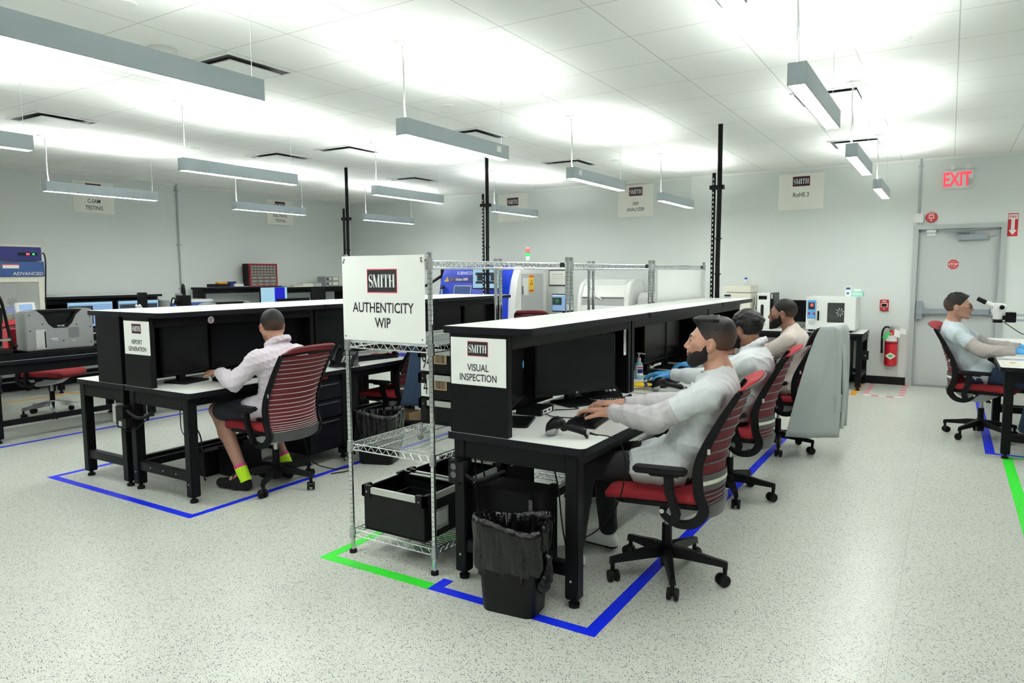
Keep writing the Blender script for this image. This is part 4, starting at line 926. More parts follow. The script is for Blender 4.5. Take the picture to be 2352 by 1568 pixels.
# ------------------------------------------------------------------ swivel chairs
def make_chair(label, lumbar=True, wire='dark_groove', base_mat='black_plastic', n_wires=13, a0=177):
    T = thing('office_chair', label, 'chair', (0, 0, 0), 0, 'red mesh swivel chairs')
    b = MB(base_mat); b.cyl((0, 0, .06), (0, 0, .17), .034, .03, 16)
    for k in range(5):
        a = math.radians(a0+72*k); ca, sa = math.cos(a), math.sin(a)
        rings = []
        for r, z, hw, hh in ((.02, .135, .030, .026), (.10, .132, .026, .024), (.20, .118, .020, .018), (.285, .108, .016, .014), (.298, .100, .016, .018)):
            rings.append([(r*ca-s*hw*sa, r*sa+s*hw*ca, z+t*hh) for s, t in ((-1, -1), (1, -1), (.6, 1), (-.6, 1))])
        b.loft(rings)
    b.build('star_base', T, ang=50)
    for k in range(5):
        a = math.radians(a0+72*k); ca, sa = math.cos(a), math.sin(a); cx, cy = .285*ca, .285*sa
        sw = a+0.8+k*1.3; ux, uy = math.cos(sw), math.sin(sw); c = MB('black_plastic')
        c.cyl((cx, cy, .045), (cx, cy, .105), .011, n=10)
        ox, oy = cx-.012*ux, cy-.012*uy
        c.mat('black_rubber')
        for s in (-1, 1): c.cyl((ox-s*uy*.010, oy+s*ux*.010, .030), (ox-s*uy*.026, oy+s*ux*.026, .030), .030, .028, 18)
        c.cyl((ox-uy*.012, oy+ux*.012, .03), (ox+uy*.012, oy-ux*.012, .03), .012, n=10)
        c.build('caster', T)
    MB('black_plastic').cyl((0, 0, .10), (0, 0, .27), .027, .025, 16).mat('steel').cyl((0, 0, .27), (0, 0, .38), .014, n=14).build('gas_column', T)
    m = MB('light_grey'); m.loft([[(x, s*w_, z) for s, z in ((-1, z1), (1, z1), (1, z0), (-1, z0))] for x, w_, z0, z1 in ((-.19, .10, .40, .43), (-.08, .13, .335, .43), (.04, .12, .345, .43), (.14, .10, .40, .43))])
    m.build('mechanism', T, bevel=.004)
    MB('black_plastic').prism(rrect(-.20, .22, -.225, .225, .05), 'z', .425, .455).build('seat_pan', T, bevel=.006)
    s = MB('red_fabric'); rings = []
    for x, z0, z1, w_ in ((-.215, .455, .472, .19), (-.205, .447, .492, .215), (-.15, .445, .500, .235), (0, .447, .506, .242), (.15, .445, .510, .242), (.22, .437, .503, .235), (.255, .432, .482, .222), (.268, .440, .462, .205)):
        ring = []
        for i in range(20):
            a = 2*PI*i/20; c_, s_ = math.cos(a), math.sin(a)
            p = 5; rr = (abs(c_)**p+abs(s_)**p)**(-1/p)
            y = w_*c_*rr; ring.append((x, y, (z0+z1)/2+(z1-z0)/2*s_*rr-.010*(y/.24)**2*(-1 if s_ > 0 else 0)))
        rings.append(ring)
    s.loft(rings); s.build('seat', T, ang=60)
    prof = [(-.345, .985), (-.262, .84), (-.18, .66), (-.178, .52), (-.205, .435), (-.165, .372), (-.09, .357), (-.03, .385), (-.012, .415)]
    pts = spline(prof, 5)
    f = MB('black_plastic')
    def band(y, pts2, tw, ty):
        rings = []
        for i, p in enumerate(pts2):
            q0 = pts2[max(i-1, 0)]; q1 = pts2[min(i+1, len(pts2)-1)]
            d = np.array([q1[0]-q0[0], q1[1]-q0[1]]); d /= np.linalg.norm(d); n_ = np.array([-d[1], d[0]])*tw(i/len(pts2))
            rings.append([(p[0]+n_[0]*s, y+t*ty, p[1]+n_[1]*s) for s, t in ((-1, -1), (1, -1), (1, 1), (-1, 1))])
        f.loft(rings)
    for sg in (-1, 1): band(sg*.232, pts, lambda t: .013+.011*math.sin(PI*min(1, t*1.15)), .012)
    # yoke under the seat and rail along the top
    f.box(-.03, .0, -.22, .22, .40, .425)
    rail = []
    for k in range(13):
        y = -.232+.464*k/12; u = 1-(y/.232)**2; rail.append((-.350-.03*u, y, .985+.012*u))
    f.tube(rail, .013, 8)
    low = []
    for k in range(13):
        y = -.232+.464*k/12; u = 1-(y/.232)**2; low.append((-.195-.075*u, y, .425-.01*u))
    f.build('back_frame', T, bevel=.003, ang=50)
    pv = MB('alum')
    for sg in (-1, 1): pv.cyl((-.014, sg*.244, .413), (-.014, sg*.246, .413), .011, n=12).box(-.228, -.215, *sorted((sg*.2445, sg*.2455)), .70, .725)
    pv.build('pivot_caps', T)
    # knitted back with cross wires
    vp = spline([(-.348, .980), (-.258, .83), (-.184, .65), (-.182, .52), (-.198, .445)], 8)
    L_ = len(vp)
    def bp(v, y, off=0.0):
        t = v*(L_-1); i = min(int(t), L_-2); fr_ = t-i
        x = vp[i][0]*(1-fr_)+vp[i+1][0]*fr_; z = vp[i][1]*(1-fr_)+vp[i+1][1]*fr_
        u = 1-(y/.222)**2
        return (x-(.03+.045*math.sin(PI*v)+.03*v)*u-off, y, z)
    nv, ny = 40, 16; bk = MB('red_knit')
    for off in (0.0, .006):
        vs = [bp(i/nv, -.222+.444*j/ny, off) for i in range(nv+1) for j in range(ny+1)]
        bk.add(vs, [(i*(ny+1)+j, i*(ny+1)+j+1, (i+1)*(ny+1)+j+1, (i+1)*(ny+1)+j) for i in range(nv) for j in range(ny)])
    bk.build('backrest', T)
    wr = MB(wire)
    for k in range(n_wires):
        v = .05+.92*k/(n_wires-1)
        if lumbar and .58 < v < .76: continue
        wr.tube([bp(v, -.222+.444*j/ny, .008) for j in range(ny+1)], .0042 if lumbar else .0022, 5)
    wr.build('backrest_wires', T)
    if lumbar:
        lb = MB('dark_grey')
        vs = [bp(.60+.16*i/4, -.218+.436*j/ny, .013) for i in range(5) for j in range(ny+1)]
        lb.add(vs, [(i*(ny+1)+j, (i+1)*(ny+1)+j, (i+1)*(ny+1)+j+1, i*(ny+1)+j+1) for i in range(4) for j in range(ny)])
        lb.mat('ivory'); vs = [bp(.655+.04*i, -.218+.436*j/ny, .015) for i in range(2) for j in range(ny+1)]
        lb.add(vs, [(j, ny+1+j, ny+2+j, j+1) for j in range(ny)])
        lb.build('lumbar_band', T)
    lp = MB('dark_grey')
    rings = []
    for y, z, dx in [(p[1], p[2], p[0]) for p in low]: rings.append([(dx-.004, y, z-.035), (dx+.03, y, z-.03), (dx+.012, y, z+.03), (dx-.018, y, z+.03)])
    lp.loft(rings); lp.build('lower_shell', T, ang=60)
    hr = MB('red_fabric'); rings = []
    for k in range(15):
        y = -.225+.45*k/14; u = 1-(y/.232)**2; bx, bz = -.345-.03*u, .985+.012*u; t_ = .35+.65*min(1, (1-abs(y)/.225)*6)
        rings.append([(bx+.012, y, bz+.006), (bx-.025*t_, y, bz+.034*t_+.006), (bx-.062*t_, y, bz+.050*t_+.004), (bx-.067*t_, y, bz+.042*t_), (bx-.025*t_, y, bz+.016*t_), (bx, y, bz-.012)])
    hr.loft(rings); hr.build('head_roll', T, ang=80)
    hb = MB('dark_grey')
    edge = []
    for k in range(15):
        y = -.225+.45*k/14; u = 1-(y/.232)**2; bx, bz = -.345-.03*u, .985+.012*u; t_ = .35+.65*min(1, (1-abs(y)/.225)*6)
        edge.append((bx-.068*t_, y, bz+.044*t_))
    hb.tube(edge, .005, 6); hb.build('head_roll_rim', T)
    for sg in (-1, 1):
        a_ = MB('black_plastic').loft([[(cx+s*.022, sg*(yy+t*.016), z) for s, t in ((-1, -1), (1, -1), (1, 1), (-1, 1))] for cx, yy, z in ((-.075, .262, .375), (-.085, .272, .42), (-.055, .285, .52), (-.05, .287, .595))])
        a_.box(-.10, .04, *sorted((sg*.262, sg*.306)), .592, .606)
        ar = a_.build('armrest', T, bevel=.006)
        pd = MB('black_rubber').prism(rrect(-.135, .115, *sorted((sg*.245, sg*.325)), .03), 'z', .606, .634)
        pd.build('arm_pad', ar, bevel=.008)
    return T
CH1 = make_chair('red mesh swivel chair of the man typing without gloves')
CH1.location = (-1.15, 3.33, 0); CH1.rotation_euler = (0, 0, PI+.17)
dup(CH1, (-1.22, 4.79, 0), PI+.14, 'red mesh swivel chair of the man leaning with blue gloves at a mouse')
dup(CH1, (-1.20, 6.29, 0), PI-.05, 'red swivel chair with a grey lab coat over its back')
dup(CH1, (.30, 7.70, 0), -.22, 'red and black swivel chair in front of the grey door')
dup(CH1, (-4.37, 5.00, 0), PI+.1, 'red swivel chair with a dark blue garment hung on it, behind the rack').scale = (1, 1, .9)
CH2 = make_chair('red mesh swivel chair seen from behind, of the man with neon socks', lumbar=False, wire='light_grey', n_wires=19, a0=120)
CH2.location = (-4.08, 3.35, 0); CH2.rotation_euler = (0, 0, PI+.04)
dup(CH2, (-4.75, 8.35, 0), PI/2+.3, 'red mesh swivel chair whose top shows over the riser by the blue cabinet')
c3 = make_chair('red swivel chair with bright metal star base at far left', base_mat='chrome', a0=20)
c3.location = (-8.32, 3.86, 0); c3.rotation_euler = (0, 0, .5)

# ------------------------------------------------------------------ smooth-blended bodies
class SDF:
    def __init__(s): s.p = []
    def cap(s, a, b, ra, rb=None, k=.02, op=1): s.p.append(('c', np.array(a, float), np.array(b, float), ra, ra if rb is None else rb, k, op)); return s
    def ell(s, c, r, R=None, k=.02, op=1): s.p.append(('e', np.array(c, float), np.array(r, float), np.eye(3) if R is None else R, None, k, op)); return s
    def cut(s, p, n, k=.006): n = np.array(n, float); s.p.append(('h', np.array(p, float), n/np.linalg.norm(n), None, None, k, -1)); return s
    def mesh(s, h):
        lo = np.full(3, 9e9); hi = -lo
        def bb(q):
            if q[0] == 'c': r = max(q[3], q[4]); return np.minimum(q[1], q[2])-r, np.maximum(q[1], q[2])+r
            if q[0] == 'e': e = np.sqrt(((q[3]*q[2])**2).sum(1)); return q[1]-e, q[1]+e
        for q in s.p:
            if q[0] != 'h' and q[6] > 0: a, b = bb(q); lo = np.minimum(lo, a); hi = np.maximum(hi, b)
        lo -= 4*h; n = np.ceil((hi-lo)/h).astype(int)+5
        D = np.full(n, .5, np.float32); ax = [(lo[i]+h*np.arange(n[i])).astype(np.float32) for i in range(3)]
        for q in s.p:
            k = q[5]
            if q[0] == 'h':
                d = (ax[0]-q[1][0])[:, None, None]*q[2][0]+(ax[1]-q[1][1])[None, :, None]*q[2][1]+(ax[2]-q[1][2])[None, None, :]*q[2][2]
                t = np.clip(.5-.5*(D-d)/k, 0, 1); D = D+(d-D)*t+k*t*(1-t); continue
            a, b = bb(q); m = k+3*h+.012
            i0 = np.clip(np.floor((a-m-lo)/h).astype(int), 0, n); i1 = np.clip(np.ceil((b+m-lo)/h).astype(int)+1, 0, n)
            if (i1 <= i0).any(): continue
            sl = tuple(slice(u, v) for u, v in zip(i0, i1))
            X = ax[0][sl[0]][:, None, None]; Y = ax[1][sl[1]][None, :, None]; Z = ax[2][sl[2]][None, None, :]
            if q[0] == 'c':
                pa, v = q[1], q[2]-q[1]; vv = max(float(v@v), 1e-9)
                t = np.clip(((X-pa[0])*v[0]+(Y-pa[1])*v[1]+(Z-pa[2])*v[2])/vv, 0, 1)
                d = np.sqrt((X-pa[0]-t*v[0])**2+(Y-pa[1]-t*v[1])**2+(Z-pa[2]-t*v[2])**2)-(q[3]+(q[4]-q[3])*t)
            else:
                R = q[3]; x, y, z = X-q[1][0], Y-q[1][1], Z-q[1][2]
                u = [x*R[0, i]+y*R[1, i]+z*R[2, i] for i in range(3)]; r = q[2]
                k0 = np.sqrt(sum((u[i]/r[i])**2 for i in range(3))); k1 = np.sqrt(sum((u[i]/r[i]**2)**2 for i in range(3)))
                d = k0*(k0-1)/np.maximum(k1, 1e-6)
            E = D[sl]
            if q[6] > 0: t = np.clip(.5+.5*(E-d)/k, 0, 1); D[sl] = E+(d-E)*t-k*t*(1-t)
            else: d = -d; t = np.clip(.5-.5*(E-d)/k, 0, 1); D[sl] = E+(d-E)*t+k*t*(1-t)
        S = D < 0
        c = [S[i:n[0]-1+i, j:n[1]-1+j, l:n[2]-1+l] for i in (0, 1) for j in (0, 1) for l in (0, 1)]
        al = c[0].copy(); an = c[0].copy()
        for q in c[1:]: al &= q; an |= q
        I = np.argwhere(an & ~al)
        idx = np.full(np.array(n)-1, -1, np.int32); idx[tuple(I.T)] = np.arange(len(I))
        acc = np.zeros((len(I), 3)); cnt = np.zeros(len(I))
        co = np.array([(i, j, l) for i in (0, 1) for j in (0, 1) for l in (0, 1)])
        val = [D[tuple((I+o).T)] for o in co]
        for a in range(8):
            for b in range(a+1, 8):
                if np.abs(co[a]-co[b]).sum() != 1: continue
                va, vb = val[a], val[b]; m = (va < 0) != (vb < 0)
                t = np.where(m, va/np.where(m, va-vb, 1), 0)[:, None]
                acc += np.where(m[:, None], co[a]+t*(co[b]-co[a]), 0); cnt += m
        V = lo+h*(I+acc/cnt[:, None]); F = []
        for axn in range(3):
            o = [0, 0, 0]; o[axn] = 1
            A = S[:-1, :-1, :-1]; B = S[o[0]:n[0]-1+o[0], o[1]:n[1]-1+o[1], o[2]:n[2]-1+o[2]]
            E = np.argwhere(A != B); u, v = (axn+1) % 3, (axn+2) % 3
            E = E[(E[:, u] > 0) & (E[:, v] > 0)]
            eu = np.zeros(3, int); eu[u] = 1; ev = np.zeros(3, int); ev[v] = 1
            q = np.stack([idx[tuple((E-eu-ev).T)], idx[tuple((E-ev).T)], idx[tuple(E.T)], idx[tuple((E-eu).T)]], 1)
            fl = ~A[tuple(E.T)]; q[fl] = q[fl][:, ::-1]
            F.append(q[(q >= 0).all(1)])
        return V, np.concatenate(F)
def vnormals(V, F):
    fn = np.cross(V[F[:, 2]]-V[F[:, 0]], V[F[:, 3]]-V[F[:, 1]]); vn = np.zeros_like(V)
    for i in range(4): np.add.at(vn, F[:, i], fn)
    return vn/np.maximum(np.linalg.norm(vn, axis=1, keepdims=True), 1e-9)
def relax(V, F, n=2, lam=.5):
    for _ in range(n):
        s_ = np.zeros_like(V); c_ = np.zeros(len(V))
        for i in range(4):
            for j in ((i+1) % 4, (i-1) % 4): np.add.at(s_, F[:, i], V[F[:, j]]); np.add.at(c_, F[:, i], 1)
        V = V+lam*(s_/np.maximum(c_, 1)[:, None]-V)
    return V
def fade_hair(a, sk):
    nm = a+'_fade_'+sk
    if nm in MATS: return nm
    MATS[nm] = m = MATS[a].copy(); m.name = nm; nt = m.node_tree; at = N(nt, 'ShaderNodeAttribute'); at.attribute_name = 'zone'
    ca = tuple(MATS[a].node_tree.nodes['Principled BSDF'].inputs['Base Color'].default_value[:3]); cs = MATS[sk].node_tree.nodes['Principled BSDF'].inputs['Base Color'].default_value[:3]
    f = mathn(nt, 'MULTIPLY_ADD', at.outputs['Fac'], 0.5, 0.5); nt.nodes[-1].use_clamp = True
    nt.links.new(mixc(nt, f, tuple(.16*c+.6*h_ for c, h_ in zip(cs, ca)), ca), nt.nodes['Principled BSDF'].inputs['Base Color'])
    return nm
def two_tone(a, b):
    nm = a+'_with_'+b
    if nm in MATS: return nm
    ca, cb = (MATS[k].node_tree.nodes['Principled BSDF'].inputs['Base Color'].default_value[:3] for k in (a, b))
    m = mat(nm, ca, .85, bump=(90, 0.08)); nt = m.node_tree; at = N(nt, 'ShaderNodeAttribute'); at.attribute_name = 'zone'
    nt.links.new(mixc(nt, mathn(nt, 'GREATER_THAN', at.outputs['Fac'], 0.0), tuple(ca), tuple(cb)), nt.nodes['Principled BSDF'].inputs['Base Color'])
    return nm
def sdf_obj(name, S, h, parent, mats, matfn=None, wrinkle=0.0, seed=0, smooth=1, wfreq=26.0, attr=None):
    V, F = S.mesh(h); V = relax(V, F, smooth)
    if wrinkle:
        N_ = vnormals(V, F); r = np.random.RandomState(seed); w_ = np.zeros(len(V))
        for k in range(5):
            a = r.normal(size=3); a /= np.linalg.norm(a); b = r.normal(size=3)*9; c = r.normal(size=3)*5
            ph = V@a*wfreq*(1+.5*k)+2.2*np.sin(V@b+r.uniform(0, 6))+r.uniform(0, 6)
            w_ += (1-np.abs(np.sin(ph*.5))**.6*1.0)*np.clip(.5+np.sin(V@c*1.3+r.uniform(0, 6)), 0, 1)/(1+.4*k)
        V = V+N_*((w_-.6)*wrinkle)[:, None]; V = relax(V, F, 1, .4)
    me = bpy.data.meshes.new(name); me.from_pydata(V.tolist(), [], F.tolist())
    for m in mats: me.materials.append(MATS[m])
    if matfn is not None: me.polygons.foreach_set('material_index', matfn(V[F].mean(1)).astype(np.int32))
    if attr is not None: me.attributes.new('zone', 'FLOAT', 'POINT').data.foreach_set('value', attr(V).astype(np.float32))
    me.polygons.foreach_set('use_smooth', [True]*len(F)); me.update()
    o = bpy.data.objects.new(name, me); COL.objects.link(o); o.parent = parent; return o
def rot3(yaw=0, pitch=0, roll=0):
    return np.array((Matrix.Rotation(yaw, 3, 'Z') @ Matrix.Rotation(pitch, 3, 'Y') @ Matrix.Rotation(roll, 3, 'X')))
def unit(v): v = np.array(v, float); return v/np.linalg.norm(v)

def add_hand(S, wrist, d, n, s, curl=(22, 38, 22), spread=.1, infl=0.0, thumb=(.75, .65, -.12), kk=.004, scale=1.0):
    """d along the hand, n out of the palm, s toward the thumb"""
    w_ = np.array(wrist, float); d, n = unit(d), unit(n); s = unit(np.array(s)-d*np.dot(s, d)); n = np.cross(d, s)*np.sign(np.dot(np.cross(d, s), n))
    P = lambda a, b, c: w_+(d*a+s*b+n*c)*scale
    i = infl
    S.cap(P(-.015, 0, 0), P(.02, 0, 0), .0225*scale+i, .024*scale+i, .012)
    knu = []
    for j, off in enumerate((.030, .010, -.011, -.030)):
        kp = P((.092, .096, .091, .082)[j], off, -.004); knu.append(kp)
        S.cap(P(.018, off*.55, 0), kp, .0145*scale+i, .0115*scale+i, .014)
    S.ell(P(.052, .0, .004), np.array([.042, .036, .014])*scale+i, np.stack([d, s, n], 1), .012)
    for j, kp in enumerate(knu):
        l1, l2, l3 = [(.042, .026, .021), (.047, .030, .022), (.043, .028, .022), (.034, .020, .019)][j]
        sp = (.030, .010, -.011, -.030)[j]/.03*spread; c = 0; p = kp
        for q, (l, ra, rb) in enumerate(((l1, .0098, .0088), (l2, .0088, .0079), (l3, .0079, .0066))):
            c += math.radians(curl[q]+(j-1.5)*2.5); dr = (d*math.cos(sp)+s*math.sin(sp))*math.cos(c)+n*math.sin(c)
            e = p+dr*l*scale; S.cap(p, e, ra*scale+i, rb*scale+i, kk); p = e
    p = P(.022, .022, .006); S.cap(P(.01, .01, .004), p, .016*scale+i, .0145*scale+i, .012)
    t = unit(d*thumb[0]+s*thumb[1]-n*thumb[2]); e = p+t*.040*scale; S.cap(p, e, .0138*scale+i, .0115*scale+i, .008)
    t2 = unit(t+d*.35+n*.25); e2 = e+t2*.030*scale; S.cap(e, e2, .0112*scale+i, .010*scale+i, kk)
    t3 = unit(t2+d*.25+n*.15); S.cap(e2, e2+t3*.024*scale, .0098*scale+i, .0075*scale+i, kk)

def head_prims(S, H, R, sc=1.0, full=True):
    W = lambda x, y, z: H+R@(np.array([x, y, z])*sc)
    E = lambda c, r, k=.02, op=1, Q=None: S.ell(W(*c), np.array(r)*sc, R if Q is None else R@Q, k, op)
    E((-.022, 0, .030), (.096, .076, .088), .02)
    E((.024, 0, -.022), (.066, .060, .080), .035)
    for s in (-1, 1):
        S.cap(W(-.012, s*.052, -.050), W(.056, s*.022, -.090), .022*sc, .019*sc, .02)
        E((.052, s*.043, -.008), (.026, .020, .018), .022)
    E((.070, 0, -.094), (.020, .022, .017), .018)
    S.cap(W(.070, 0, .035), W(.088, 0, .008), .011*sc, .008*sc, .014)
    S.cap(W(.088, 0, .010), W(.108, 0, -.026), .0075*sc, .0115*sc, .010)
    for s in (-1, 1):
        E((.094, s*.0125, -.031), (.012, .0085, .0085), .006)
        S.cap(W(.083, s*.012, .026), W(.070, s*.046, .026), .010*sc, .008*sc, .014)
        E((.092, s*.031, .007), (.016, .017, .011), .010, -1)
        E((.072, s*.031, .006), (.013, .014, .013), .004)
        S.cap(W(.0835, s*.020, .0130), W(.078, s*.046, .0115), .0052*sc, .0048*sc, .004); S.cap(W(.082, s*.020, -.003), W(.076, s*.046, -.003), .0045*sc, .004*sc, .004)
        # ears
        Q = rot3(s*.35, -.12, 0)
        E((-.014, s*.078, -.006), (.021, .0075, .033), .006, 1, Q)
        E((-.008, s*.0865, -.002), (.010, .006, .017), .004, -1, Q)
        S.cap(W(-.020, s*.084, .020), W(-.028, s*.085, -.010), .0035*sc, .003*sc, .003)
        E((-.008, s*.077, -.034), (.009, .006, .009), .005, 1)
    E((.090, 0, -.047), (.012, .020, .010), .010)
    E((.0965, 0, -.056), (.009, .021, .0055), .004)
    E((.0955, 0, -.0665), (.0085, .018, .0062), .004)
    S.cap(W(.110, -.02, -.0612), W(.110, .02, -.0612), .0105*sc, None, .002, -1)
    return W, E

def person(label, loc, rz, J, skin, shirt, sleeve=None, sleeve_t=.55, trousers='dark_cloth', short_legs=False, gloves=False, hair='swept', beard=0, hairm='hair', glasses=None, collar=False, shoes=('white_plastic', 'black_rubber'), socks=None, h=.0045, hs=.006, seed=1, curl=(12, 26, 18), curlR=None, smile=False, extra_mat=None):
    T = thing('person', label, 'person', (loc[0], loc[1], 0), rz)
    A = lambda k: np.array(J[k], float)
    H, R = A('head'), rot3(*J.get('hrot', (0, 0, 0)))
    body = SDF()
    # trunk
    pel, bel, che, nk = A('pelvis'), A('belly'), A('chest'), A('neck')
    tw = math.atan2(che[0]-pel[0], che[2]-pel[2]); RT = rot3(0, tw, 0)
    def trunk(S, i, k=.05):
        S.ell(pel, np.array([.125, .168, .105])+i, RT, k); S.ell(bel, np.array([.108, .150, .135])+i, RT, k); S.ell(che, np.array([.112, .165, .160])+i, RT, k)
        for s in 'LR': S.cap((che+nk)/2*np.array([1, 0, 1])+np.array([0, 0, .02]), A('sh'+s), .062+i, .056+i, k)
        S.cap(nk-np.array([0, 0, .03]), nk+np.array([0, 0, .01]), .062+i*.6, .055+i*.6, .05)
    trunk(body, -.004)
    nt = H+R@np.array([-.03, 0, -.06]); body.cap(nk, nt, .057, .054, .03)
    W, E = head_prims(body, H, R)
    if smile: pass
    arms = {}
    for s in 'LR':
        sh, el, wr = A('sh'+s), A('el'+s), A('wr'+s)
        body.cap(sh, el, .047, .040, .02).cap(el, wr, .040, .026, .015)
        body.cap(el, el*.6+wr*.4, .043, .039, .02)
        d, n = A('hd'+s), A('hn'+s); sg = 1 if s == 'L' else -1
        side = np.cross(d, n)*sg
        add_hand(body, wr, d, n, A('ht'+s) if 'ht'+s in J else side, curl if s == 'L' or curlR is None else curlR)
        hip, kn, an, to = A('hip'+s), A('kn'+s), A('an'+s), A('toe'+s)
        g = 0 if short_legs else -.012
        body.cap(hip, kn, .078+g, .056+g, .03).cap(kn, kn*.65+an*.35, .054+g, .054+g, .02).cap(kn*.65+an*.35, an, .052+g, .036+g, .03)
        body.cap(an, an*.45+to*.55, .034, .026, .02).cap(an*.45+to*.55, to, .026, .018, .02)
    lipc = H+R@np.array([.100, 0, -.061]); Ri = R.T
    browm = lambda q: (np.abs(np.abs(q[:, 1])-.030) < .017) & (np.abs(q[:, 2]-.0262-.0035*np.sin((np.abs(q[:, 1])-.013)*95)) < .0042) & (q[:, 0] > .05)
    def bm(C):
        q = (C-H)@R
        m = np.zeros(len(C), int)
        m[(np.abs(q[:, 1]) < .0215) & (q[:, 2] < -.0515) & (q[:, 2] > -.0722) & (q[:, 0] > .0945)] = 1
        return m
    sdf_obj('body', body, h, T, [skin, 'lips'], bm, smooth=1)
    for s in (-1, 1):
        e = MB('eye_white'); c = W(.0745, s*.031, .0055); e.sph(tuple(c), .0122, 14, 9)
        p = W(.0835, s*.031, .0055); dv = R@np.array([1, 0, 0]); e.mat('iris').cyl(tuple(p), tuple(p+dv*.0034), .0078, .005, 12); e.build('eye', T)
        MB('iris').tube([tuple(W(.0845, s*.019, .0105)), tuple(W(.0885, s*.031, .0125)), tuple(W(.080, s*.045, .0085))], .0018, 6).build('eyelashes', T)
    for s in (-1, 1): MB(hairm).tube(spline([tuple(W(.091, s*.013, .0245)), tuple(W(.0885, s*.024, .0285)), tuple(W(.081, s*.038, .0295)), tuple(W(.068, s*.051, .023))], 4), [.003, .0042, .0048, .005, .005, .005, .0048, .0045, .004, .0035, .003, .002, .0012], 8).build('eyebrow', T)
    # hair
    Hh = SDF(); WE = lambda c, r, k=.02, op=1: Hh.ell(W(*c), np.array(r), R, k, op)
    if hair == 'swept':
        WE((-.022, 0, .032), (.0985, .0785, .0895)); WE((.002, 0, .093), (.082, .056, .032), .03); WE((.050, 0, .103), (.028, .046, .019), .02); WE((-.06, 0, .072), (.05, .056, .05), .03)
        for k in range(-4, 5): Hh.cap(W(.078, k*.011, .106), W(-.03, k*.014, .128-abs(k)*.004), .007, .009, .005)
        line = (.070, .088)
    elif hair == 'wavy':
        WE((-.026, 0, .036), (.107, .087, .098)); r_ = np.random.RandomState(seed)
        for k in range(46):
            u = r_.normal(size=3); u /= np.linalg.norm(u); u[2] = abs(u[2])*.9; Hh.ell(W(*(np.array([-.026, 0, .036])+u*np.array([.098, .080, .092]))), np.array([.022, .022, .016])*(.8+.4*r_.rand()), None, .008)
        line = (.074, .080)
    elif hair == 'spiky':
        WE((-.024, 0, .033), (.102, .080, .092)); r_ = np.random.RandomState(seed); WE((.01, 0, .085), (.08, .06, .036), .03)
        for k in range(110):
            u = np.array([r_.uniform(-.09, .07), r_.uniform(-.058, .058), 0]); z = .033+.09*math.sqrt(max(0, 1-((u[0]+.024)/.105)**2-(u[1]/.083)**2)); b = np.array([u[0], u[1], z]); t = b+np.array([.010+r_.normal()*.008, r_.normal()*.008, .020])
            Hh.cap(W(*b), W(*t), .006, .0018, .003)
        line = (.072, .088)
    else:
        WE((-.024, 0, .033), (.0995, .0795, .0915)); line = (.070, .085)
    Hh.cut(W(line[0], 0, line[1]), R@np.array([1, 0, -.72]), .004)
    Hh.cut(W(-.06, 0, -.052), R@np.array([-.25, 0, -1]), .006)
    Hh.cut(W(.0, 0, -.028), R@np.array([.45, 0, -1]), .006)
    for s in (-1, 1): Hh.ell(W(-.012, s*.082, -.012), np.array([.026, .03, .036]), R, .004, -1)
    fz = {'swept': (.034, .030), 'spiky': (.02, .02), 'crop': (.0, .022), 'wavy': (-.06, .01)}[hair]
    fade = lambda V: (lambda q: (q[:, 2]-fz[0]+.25*np.minimum(q[:, 0], 0)+.35*np.maximum(q[:, 0], 0))/fz[1])((V-H)@R)
    sdf_obj('hair', Hh, .0035, T, [fade_hair(hairm, skin)], smooth=1, attr=fade)
    if beard:
        B = SDF(); b_ = .004+.004*(beard-1)
        for s in (-1, 1):
            B.cap(W(-.010, s*.052, -.046), W(.056, s*.022, -.090), .0225+b_, .020+b_, .02)
            B.cap(W(.004, s*.058, -.018), W(.0, s*.054, -.05), .012+b_, .016+b_, .012)
            B.ell(W(.050, s*.035, -.060), np.array([.030, .022, .030])+b_*.6, R, .02)
        B.ell(W(.070, 0, -.094), np.array([.020, .026, .019])+b_*1.2, R, .02)
        B.ell(W(.075, 0, -.055), np.array([.026, .032, .024])+b_*.4, R, .015)
        B.cut(W(-.004, 0, 0), R@np.array([-1, 0, 0]), .004)
        B.cut(W(.045, 0, -.034), R@np.array([.62, 0, 1]), .005)
        B.ell(W(.100, 0, -.0625), np.array([.022, .020, .0105]), R, .004, -1)
        B.ell(W(.106, 0, -.030), np.array([.03, .024, .0125]), R, .004, -1)
        for s in (-1, 1): B.cap(W(.002, s*.0635, .012), W(.006, s*.058, -.030), .0085, .012, .006)
        sdf_obj('beard', B, .0032, T, ['beard'], smooth=1)
    # shirt
    S = SDF(); trunk(S, .012, .05)
    hem = J.get('hem', .22)
    for s in 'LR':
        sh, el, wr = A('sh'+s), A('el'+s), A('wr'+s); hip, kn = A('hip'+s), A('kn'+s)
        S.cap(sh, el, .066, .058, .03).cap(el, wr+(el-wr)*.10, .058, .043, .02).cap(el, el*.5+wr*.5, .058, .054, .02)
        u = unit(kn-hip); S.cap(hip+np.array([0, 0, .012]), hip+u*hem+np.array([0, 0, .008]), .102, .098, .03)
        S.cap(wr+(el-wr)*.03, wr+(el-wr)*-.05, .034, .034, .004, -1)
    if collar:
        cn = nk+np.array([0, 0, .030]); fx = unit(R@np.array([1, 0, 0]))
        pr = [cn+np.array([math.cos(a)*.075, math.sin(a)*.072, -.030*math.cos(a)]) for a in np.linspace(.5, 2*PI-.5, 14)]
        for a, b in zip(pr[:-1], pr[1:]): S.cap(a+np.array([0, 0, .018]), b+np.array([0, 0, .018]), .011, .011, .012); S.cap(a, b, .017, .017, .012)
    S.cap(nk+np.array([.012, 0, -.015]), nt+(nt-nk)*2, .064, .070, .008, -1)
    segs = [(A('sh'+s), A('el'+s), A('wr'+s)) for s in 'LR']
